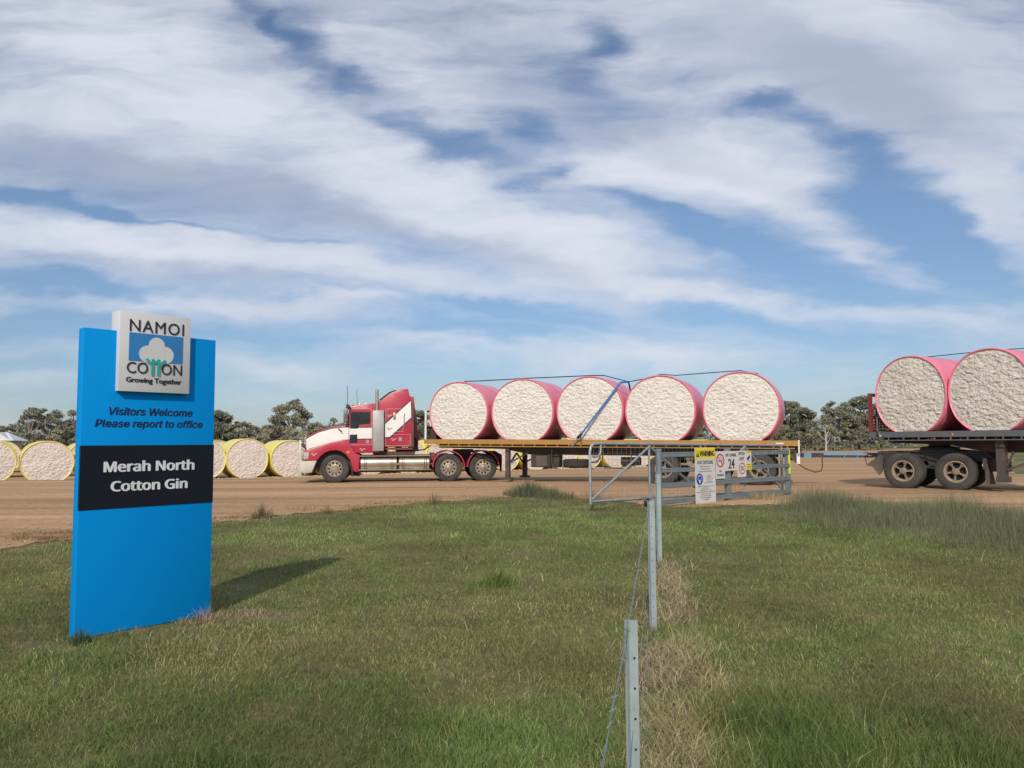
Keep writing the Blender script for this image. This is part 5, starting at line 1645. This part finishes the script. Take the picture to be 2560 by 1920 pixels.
# ------------------------------------------------------------------ dark trailer behind, with its dolly
T2ANG = R(-55.3)
T2LOC = (11.21, 25.3)
tr2 = empty('flatbed_trailer', (T2LOC[0], T2LOC[1], 0), T2ANG)
tag(tr2, 'black and blue grey flat deck trailer at right with a red headboard', 'trailer')
D2, L2 = 1.72, 13.7
MB().box(0, L2, 0.04, W1 - 0.04, D2 - 0.06, D2 - 0.004).build('deck', M_deck, tr2, 0)
m = MB()
for yy in (0.0, W1 - 0.05):
    m.box(0, L2, yy, yy + 0.05, D2 - 0.17, D2)
m.box(-0.03, 0.03, 0.05, W1 - 0.05, D2 - 0.17, D2 - 0.001)
m.build('coaming', M_bluegrey, tr2, 0)
m = MB()
for yy in (-0.012, W1 - 0.02):
    m.box(0.05, L2 - 0.1, yy, yy + 0.03, D2 - 0.275, D2 - 0.245)
    x = 0.15
    while x < L2:
        m.box(x, x + 0.035, yy, yy + 0.03, D2 - 0.245, D2 - 0.171); x += 0.47
m.build('rope_rail', M_bluegrey, tr2, 0)
m = MB()
for yy in (0.70, W1 - 0.82):
    m.prism([(0.35, D2 - 0.18), (0.35, D2 - 0.34), (2.1, D2 - 0.40), (3.2, D2 - 0.62), (L2 - 0.4, D2 - 0.62), (L2 - 0.2, D2 - 0.3), (L2 - 0.2, D2 - 0.18)], yy, yy + 0.12)
x = 0.4
while x < L2 - 0.2:
    m.box(x, x + 0.05, 0.05, W1 - 0.05, D2 - 0.25, D2 - 0.063); x += 0.47
m.build('chassis_beam', M_maroon, tr2, 0)
m = MB()
for yy in (0.02, W1 - 0.12):
    m.box(-0.02, 0.08, yy, yy + 0.10, D2, D2 + 1.22)
m.box(-0.02, 0.08, 0.12, W1 - 0.12, D2 + 1.12, D2 + 1.22).box(0.0, 0.05, 0.12, W1 - 0.12, D2 + 0.40, D2 + 0.45)
for k in range(14):
    m.box(0.01, 0.04, 0.16 + k * 0.16, 0.185 + k * 0.16, D2, D2 + 0.42)
for k in range(4):
    m.box(0.012, 0.038, 0.12, W1 - 0.12, D2 + 0.05 + k * 0.09, D2 + 0.075 + k * 0.09)
m.build('headboard', mat('headboard_red', (0.20, 0.022, 0.030), 0.55, color2=(0.16, 0.05, 0.045), nscale=3), tr2, 0)
for yy in (0.22, W1 - 0.42):
    m = MB().box(3.62, 3.84, yy, yy + 0.20, 0.42, D2 - 0.25).box(3.60, 3.90, yy - 0.03, yy + 0.23, 0.28, 0.44)
    m.bar((3.85, yy + 0.1, 0.62), (5.0, yy + 0.3, 1.12), 0.06, 0.06).bar((3.80, yy + 0.1, 0.62), (4.05, yy + 0.1, 1.15), 0.05, 0.05)
    m.build('landing_leg', M_dark, tr2, 0)
MB().lathe([(0.0, 0.0), (0.55, 0.0), (0.55, 0.10), (0.3, 0.14), (0.3, 0.35), (0, 0.35)], 30, (1.55, W1 / 2, D2 - 0.58), 'Z').build('kingpin_plate', M_black, tr2)
for k in range(3):
    s = 9.6 + 1.25 * k
    wheel(tr2, s, 0.16, 0.525, 0.525, 0.27, 'spoke', 0.3 + k, -1, True, 'trailer_wheel')
    wheel(tr2, s, W1 - 0.16, 0.525, 0.525, 0.27, 'spoke', 0.6 + k, 1, True, 'trailer_wheel')
    MB().tube([(s, 0.3, 0.525), (s, W1 - 0.3, 0.525)], 0.075, 12).build('axle', M_dark, tr2)
for s, mm in ((0.45, M_amber), (1.95, M_amber), (2.55, M_amber)):
    MB().box(s, s + 0.05, -0.008, 0.0005, D2 - 0.13 - (0.09 if s != 2.55 else 0), D2 - 0.07 - (0.14 if s != 2.55 else 0)).build('side_marker', mm, tr2, 0)
t2 = lambda s, v, z: on_trailer(T2LOC, T2ANG, 0.0, s, v, z)
for i, (s, w, h, lab) in enumerate(((1.33, 2.24, 2.30, 'pink wrapped greyish cotton bale against the red headboard of the dark trailer'),
                                    (3.60, 2.28, 2.31, 'pink wrapped greyish cotton bale cut by the right edge of the photo'))):
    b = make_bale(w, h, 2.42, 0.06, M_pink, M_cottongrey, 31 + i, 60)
    b.location = t2(s, 0.03, D2 + 0.001); b.rotation_euler = (0, 0, T2ANG)
    tag(b, lab, 'cotton bale', 'pink bales on the dark trailer')
webbing('load_strap', [t2(0.9, 1.3, D2 + 2.28), t2(1.33, 1.25, D2 + 2.33), t2(1.75, 1.25, D2 + 2.335), t2(3.45, 1.2, D2 + 2.345), t2(4.3, 1.2, D2 + 2.30)], 0.05, 0.02, M_strap, 'thin black strap running over the bales of the dark trailer')
rs2 = empty('ratchet_chain', t2(0.36, -0.03, D2 - 0.26))
tag(rs2, 'greenish strap and ratchet hooked at the front corner of the dark trailer', 'strap', 'straps holding down the bales')
o2 = rs2.location
m = MB().bar(t2(0.12, 0.25, D2 + 0.72) - o2, t2(0.30, -0.02, D2 + 0.05) - o2, 0.05, 0.012, upv=(0, 1, 0)); m.build('webbing', mat('green_black_strap', (0.035, 0.06, 0.05), 0.8, color2=(0.12, 0.13, 0.12), nscale=14, amount=1), rs2, 0)
m = MB().bar(t2(0.30, -0.02, D2 + 0.05) - o2, t2(0.38, -0.04, D2 - 0.24) - o2, 0.07, 0.04, upv=(0, 1, 0)).bar(t2(0.34, -0.05, D2 - 0.02) - o2, t2(0.40, -0.06, D2 - 0.10) - o2, 0.09, 0.03, upv=(0, 1, 0)); m.build('ratchet', M_black, rs2, 0)
m = MB().box(-0.03, 0.03, -0.05, -0.03, 0.12, 0.20); m.build('buckle', M_silver, rs2, 0)

DANG = R(-38.2)
dol = empty('trailer_dolly', (12.255, 23.8, 0), DANG)
tag(dol, 'two axle dolly with a long pale blue drawbar under the dark trailer front', 'dolly')
DW = 2.42
for i, x in enumerate((-0.70, 0.70)):
    wheel(dol, x, 0.16, 0.54, 0.54, 0.29, 'spoke', 0.25 + 0.5 * i, -1, True, 'dolly_wheel')
    wheel(dol, x, DW - 0.16, 0.54, 0.54, 0.29, 'spoke', 0.6 + i, 1, True, 'dolly_wheel')
    MB().tube([(x, 0.3, 0.54), (x, DW - 0.3, 0.54)], 0.08, 12).build('axle', M_dark, dol)
m = MB()
for yy in (0.62, DW - 0.74):
    m.prism([(-1.45, 1.13), (-1.45, 0.90), (-1.0, 0.84), (1.3, 0.84), (1.75, 0.95), (1.75, 1.13)], yy, yy + 0.12)
    m.bar((-1.1, yy + 0.06, 0.66), (1.1, yy + 0.06, 0.66), 0.10, 0.09)
    m.prism([(-0.15, 0.86), (0.15, 0.86), (0.06, 0.6), (-0.06, 0.6)], yy + 0.01, yy + 0.11)
m.box(-0.5, 0.6, 0.55, DW - 0.55, 1.10, 1.16).box(-1.5, -1.38, 0.45, DW - 0.45, 0.86, 1.12)
m.build('dolly_frame', M_black, dol, 0)
MB().lathe([(0.0, 0.0), (0.50, 0.0), (0.52, 0.10), (0.0, 0.10)], 30, (0.1, DW / 2, 1.135), 'Z').prism([(0.1, 1.16), (0.95, 1.16), (1.25, 1.10), (0.3, 1.225)], 0.75, DW - 0.75).build('turntable', M_black, dol)
# drawbar reaching forward to the yellow trailer's tow coupling
m = MB().bar((-1.42, DW / 2, 0.99), (-4.15, DW / 2 + 0.02, 0.98), 0.13, 0.15)
m.tube([(-4.1, DW / 2 + 0.02, 0.98), (-4.45, DW / 2 + 0.02, 0.98)], 0.06, 12)
db = m.build('drawbar', M_navyblue, dol, 0)
MB().bar((-1.95, DW / 2 - 0.075, 1.035), (-3.35, DW / 2 - 0.062, 1.03), 0.03, 0.10).build('drawbar_plate', M_skyblue, db, 0)
MB().bar((-3.75, DW / 2, 0.98), (-4.0, DW / 2, 0.98), 0.15, 0.17).build('drawbar_collar', M_skyblue, db, 0)
m = MB()
for x in (-2.25, -2.65):
    m.bar((x, DW / 2 - 0.09, 0.99), (x - 0.20, DW / 2 - 0.12, 0.62), 0.035, 0.02)
m.build('drawbar_stand', M_skyblue, db, 0)
m = MB().tube([(-4.35, DW / 2 - 0.05, 0.80), (-4.0, DW / 2 - 0.08, 0.55), (-3.65, DW / 2 - 0.08, 0.42), (-3.45, DW / 2 - 0.08, 0.46), (-3.40, DW / 2 - 0.08, 0.62), (-3.40, DW / 2 - 0.08, 0.93)], 0.018, 8)
m.tube([(-2.05, DW / 2 - 0.08, 0.92), (-2.0, DW / 2 - 0.08, 0.66), (-1.45, DW / 2 - 0.08, 0.66)], 0.014, 6)
m.build('air_hose', M_black, dol)
MB().box(-1.95, -1.83, DW / 2 - 0.085, DW / 2 - 0.076, 0.96, 1.0).build('drawbar_marker', M_amber, db, 0)
MB().prism([(-1.75, 0.72), (-1.35, 1.02), (-1.28, 1.02), (-1.28, 0.55), (-1.40, 0.40), (-1.62, 0.70)], 0.12, 0.18).box(-1.55, -1.30, 0.2, 0.75, 0.60, 0.86).build('front_mudguard', M_dark, dol, 0)
MB().box(1.42, 1.50, 0.05, 0.80, 0.80, 0.94).box(1.40, 1.46, 0.02, 0.10, 0.62, 0.92).box(1.47, 2.0, 0.3, 0.9, 0.55, 0.90).prism([(1.43, 0.80), (1.50, 0.80), (1.62, 0.20), (1.45, 0.20)], 0.06, 0.66).bar((1.40, 0.45, 1.10), (1.62, 0.45, 0.9), 0.08, 0.05).build('rear_mudguard', M_dark, dol, 0)
MB().box(1.385, 1.40, 0.02, 0.10, 0.70, 0.78).build('tail_lamp', M_silver, dol, 0)

# ------------------------------------------------------------------ shed far left
shed = empty('farm_shed', (-90.2, 128.0, -0.44), R(22))
tag(shed, 'white roofed farm shed far off at the left edge of the photo', 'shed')
MB().prism([(-14, 2.6), (10.2, 2.6), (8.4, 4.0), (-12, 4.0)], -6.0, 0.0).add([(-14.4, -6.4, 2.75), (10.6, -6.4, 2.75), (8.6, 0.0, 4.12), (-12.4, 0.0, 4.12), (10.6, 6.4, 2.75), (-14.4, 6.4, 2.75)],
    [(0, 1, 2, 3), (3, 2, 4, 5), (1, 4, 2), (0, 3, 5)]).build('roof', M_shed, shed, 0)
MB().box(-13.5, 9.7, -5.7, 5.7, -0.1, 2.7).build('wall', M_shedwall, shed, 0)
MB().box(2.0, 6.0, -5.76, -5.69, 0.0, 2.4).build('door', M_dark, shed, 0)

# ------------------------------------------------------------------ trees
TR = np.random.default_rng(5)


def leaf_cloud(name, centres, radii, counts, size, tones, material, droop=0.3):
    P_, C_ = [], []
    for (c, r, n, tone) in zip(centres, radii, counts, tones):
        u = TR.normal(size=(n, 3)); u /= np.linalg.norm(u, axis=1)[:, None]
        q = TR.random(n) ** 0.45
        p = np.array(c) + u * q[:, None] * np.array(r)
        P_.append(p)
        cc = np.array(tone) * TR.uniform(0.65, 1.35, n)[:, None]
        C_.append(cc)
    P_ = np.concatenate(P_); C_ = np.concatenate(C_)
    n = len(P_)
    a = TR.normal(size=(n, 3)); a /= np.linalg.norm(a, axis=1)[:, None]
    b = TR.normal(size=(n, 3)); b -= a * (a * b).sum(1)[:, None]; b /= np.linalg.norm(b, axis=1)[:, None]
    s = size * TR.uniform(0.6, 1.35, n)[:, None]
    V = np.stack([P_ - a * s, P_ + b * s * 0.45, P_ + a * s, P_ - b * s * 0.45], 1)
    return np_mesh(name, V.reshape(-1, 3), np.arange(n * 4), np.arange(n) * 4, np.full(n, 4), material, np.repeat(C_, 4, 0))


M_bark = mat('pale_gum_bark', (0.36, 0.33, 0.29), 0.9, color2=(0.16, 0.14, 0.12), nscale=1.5)
M_barkdark = mat('dark_bark', (0.10, 0.085, 0.07), 0.95, color2=(0.05, 0.045, 0.04), nscale=1.5)
M_deadwood = mat('bleached_dead_wood', (0.45, 0.42, 0.37), 0.9)


def make_tree(kind, h, spread, tone, seed, n_clump=26, leaves=150, trunk_mat=None, low=0.25, leaf=0.30):
    """gum tree: forked trunk and limbs, each ending in its own leaf clumps"""
    rs = random.Random(seed)
    root = empty(kind)
    m = MB()
    cents, rads, cnts, tones = [], [], [], []
    lean = rs.uniform(-0.06, 0.06) * h
    fork = h * rs.uniform(0.22, 0.38)
    m.tube([(0, 0, -0.3), (lean * 0.3, 0, fork * 0.5), (lean * 0.5, 0, fork)], [0.030 * h, 0.024 * h, 0.020 * h], 7)
    nl = rs.randint(4, 6)
    for i in range(n_clump):
        a = rs.uniform(0, 6.283)
        hz = low + (1 - low) * (rs.random() ** 0.8)
        prof = math.sin(min(1.0, (1.04 - hz) / (1.04 - low) * 0.95 + 0.05) * math.pi * 0.62) ** 0.8
        rr_ = spread * prof * (0.35 + 0.65 * rs.random() ** 0.5)
        c = (lean + math.cos(a) * rr_, math.sin(a) * rr_, h * hz * rs.uniform(0.93, 1.0))
        cr = h * rs.uniform(0.050, 0.108)
        cents.append(c); rads.append((cr * 1.25, cr * 1.25, cr * 0.72))
        cnts.append(int(leaves * rs.uniform(0.6, 1.4)))
        k = rs.uniform(0.75, 1.3); w_ = rs.uniform(-0.1, 0.1)
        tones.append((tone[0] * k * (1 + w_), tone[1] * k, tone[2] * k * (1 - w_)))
        if i < 15:
            z0 = fork * rs.uniform(0.8, 1.05)
            st = Vector((lean * 0.5, 0, z0)); en = Vector(c)
            mid = st.lerp(en, 0.5) + Vector((rs.uniform(-0.3, 0.3), rs.uniform(-0.3, 0.3), 0.05 * h))
            m.tube([st, mid, en], [0.013 * h, 0.008 * h, 0.003 * h], 5)
    m.build('trunk', trunk_mat or M_bark, root)
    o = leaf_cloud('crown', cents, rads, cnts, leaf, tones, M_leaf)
    o.parent = root
    return root


OL = (0.285, 0.280, 0.205); GR = (0.275, 0.280, 0.225); DK_ = (0.225, 0.238, 0.170); LT = (0.255, 0.270, 0.175)  # leaf tones lightened and greyed: distance haze is put into the colour
tp = {}
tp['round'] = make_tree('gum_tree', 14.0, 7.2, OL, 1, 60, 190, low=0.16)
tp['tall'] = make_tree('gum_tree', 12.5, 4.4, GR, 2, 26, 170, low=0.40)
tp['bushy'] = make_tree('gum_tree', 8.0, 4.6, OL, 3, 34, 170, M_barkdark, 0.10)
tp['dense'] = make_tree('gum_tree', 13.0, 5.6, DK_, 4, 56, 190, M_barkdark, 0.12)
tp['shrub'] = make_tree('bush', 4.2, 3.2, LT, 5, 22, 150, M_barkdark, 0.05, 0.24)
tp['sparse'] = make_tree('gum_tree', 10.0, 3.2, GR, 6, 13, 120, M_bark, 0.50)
tused = {k: False for k in tp}


def tree(kind, px_bearing, dist, sc, rz, label, sz=None):
    o = tp[kind] if not tused[kind] else copy_tree(tp[kind])
    tused[kind] = True
    o.location = (px_bearing * dist, dist, -0.44)
    o.rotation_euler = (0, 0, rz)
    o.scale = (sc, sc, sz or sc)
    tag(o, label, 'bush' if kind == 'shrub' else 'tree', 'gum trees along the horizon')


B = lambda x: (x - 1106) / 1736.0                 # bearing as a slope
tree('tall', B(62), 190, 0.86, 0.3, 'slim gum with a pale bare trunk, left of the big one at far left')
tree('round', B(108), 196, 0.78, 1.1, 'big broad gum standing highest above the bales left of the sign')
tree('bushy', B(15), 192, 0.86, 2.0, 'low bushy gum above the shed roof at the left edge')
tree('bushy', B(-25), 194, 0.84, 0.6, 'low bushy gum just off the left edge behind the shed')
tree('bushy', B(140), 188, 0.86, 3.2, 'low bushy gum right against the left edge of the blue sign')
tree('sparse', B(163), 196, 1.05, 0.4, 'sparse gum poking out beside the left edge of the blue sign')
tree('dense', B(478), 180, 0.74, 0.8, 'dark gum close to the right edge of the blue sign')
tree('bushy', B(452), 186, 1.15, 5.1, 'bushy gum partly hidden behind the right edge of the blue sign')
tree('bushy', B(522), 182, 0.92, 1.9, 'bushy gum in the dip between sign and large round gum')
tree('sparse', B(549), 190, 0.62, 2.2, 'thin lone gum sprig left of the large round gum')
tree('round', B(628), 182, 0.86, 2.7, 'large round gum tree standing left of the red truck')
tree('bushy', B(590), 178, 0.80, 3.0, 'bushy gum at the left foot of the large round gum')
tree('bushy', B(680), 180, 0.85, 4.0, 'bushy gum at the right foot of the large round gum')
tree('sparse', B(722), 190, 0.80, 1.0, 'thin gum between the large round gum and the truck mirror')
tree('bushy', B(750), 186, 0.85, 1.4, 'low gum behind the truck windscreen')
tree('bushy', B(800), 190, 0.8, 2.4, 'low gum hidden behind the truck cab')
tree('dense', B(905), 186, 0.74, 1.2, 'dark gum showing in the gap behind the truck sleeper')
tree('bushy', B(1000), 190, 0.72, 0.2, 'low gum hidden behind the front pink bales')
tree('bushy', B(1500), 186, 0.75, 0.9, 'low gum showing between the two rear pink bales')
tree('dense', B(1700), 172, 0.80, 2.1, 'dark gum directly right of the tail pink bale')
tree('dense', B(1738), 170, 0.70, 0.5, 'dark gum second right of the tail pink bale, left of the sky gap')
tree('round', B(1812), 172, 0.74, 0.2, 'broad dark gum left of the red headboard')
tree('dense', B(1852), 176, 0.90, 3.4, 'tallest dark gum just left of the red headboard')
tree('dense', B(1900), 178, 0.78, 1.6, 'dark gum behind the red headboard and strap')
tree('dense', B(1660), 176, 0.68, 4.4, 'dark gum mostly hidden behind the tail pink bale')
tree('shrub', B(1745), 160, 1.00, 0.0, 'light green bush at the foot of the gums, right of the yellow trailer tail')
tree('shrub', B(1790), 158, 1.10, 1.0, 'light green bush beside the bleached dead tree')
tree('shrub', B(1835), 160, 1.05, 2.0, 'light green bush left of the red headboard foot')
tree('shrub', B(1878), 162, 0.95, 3.0, 'light green bush under the front of the dark trailer')
tree('shrub', B(1705), 162, 0.85, 4.0, 'light green bush nearest the tail of the yellow trailer')

dead = empty('dead_tree', (B(1781) * 154, 154, -0.44), 0.4)
tag(dead, 'bleached leafless dead tree standing in front of the dark gums at right', 'tree')
m = MB()
m.tube([(0, 0, -0.2), (0.1, 0, 2.0), (0.0, 0, 4.4)], [0.20, 0.15, 0.06], 7)
for a, z, l, t_ in ((0.3, 1.2, 1.7, 1.3), (2.8, 2.0, 1.6, 1.9), (0.1, 2.8, 1.3, 1.8), (3.4, 3.3, 1.1, 1.4), (1.2, 3.7, 0.8, 1.2), (5.0, 2.4, 1.2, 1.5)):
    m.tube([(0.08, 0, z), (math.cos(a) * l * 0.6, math.sin(a) * l * 0.6, z + t_ * 0.45), (math.cos(a) * l, math.sin(a) * l, z + t_)], [0.09, 0.06, 0.025], 5)
m.build('trunk', M_deadwood, dead)

# far scrub closing the gaps at the foot of the trees
cents, rads, cnts, tones = [], [], [], []
for i in range(900):
    x = TR.uniform(-230, 215); y = 215 + TR.uniform(0, 25)
    hh_ = 4.6 + 4.0 * float(fbm(np.array([x * 0.05]), np.array([0.5]), 3, 3)[0]) + (2.2 if x > 30 else 0)
    cents.append((x, y, hh_ * TR.uniform(0.1, 0.9))); r = TR.uniform(1.4, 2.8)
    rads.append((r * 1.5, r, r * 0.8)); cnts.append(70)
    k = TR.uniform(0.8, 1.2); tones.append((0.265 * k, 0.265 * k, 0.205 * k))
tag(leaf_cloud('scrub', cents, rads, cnts, 0.55, tones, M_leaf), 'far belt of low grey green scrub closing the horizon', 'scrub', kind='stuff')

# old fence posts far off at the edge of the dirt
for i, (xd, lab) in enumerate(((1737, 'far timber fence post nearest the yellow trailer tail'), (1762, 'far timber fence post second from the yellow trailer tail'), (1800, 'far timber fence post below the bleached dead tree'),
                               (1838, 'far timber fence post left of the dark trailer corner'), (1872, 'far timber fence post under the dark trailer corner'))):
    m = MB().tube([(0, 0, -0.2), (0.02, 0, 1.35)], [0.12, 0.10], 7)
    o = m.build('fence_post', M_timber, None)
    o.location = (B(xd) * 150, 150, -0.44)
    tag(o, lab, 'fence post', 'timber fence posts along the far edge of the dirt')
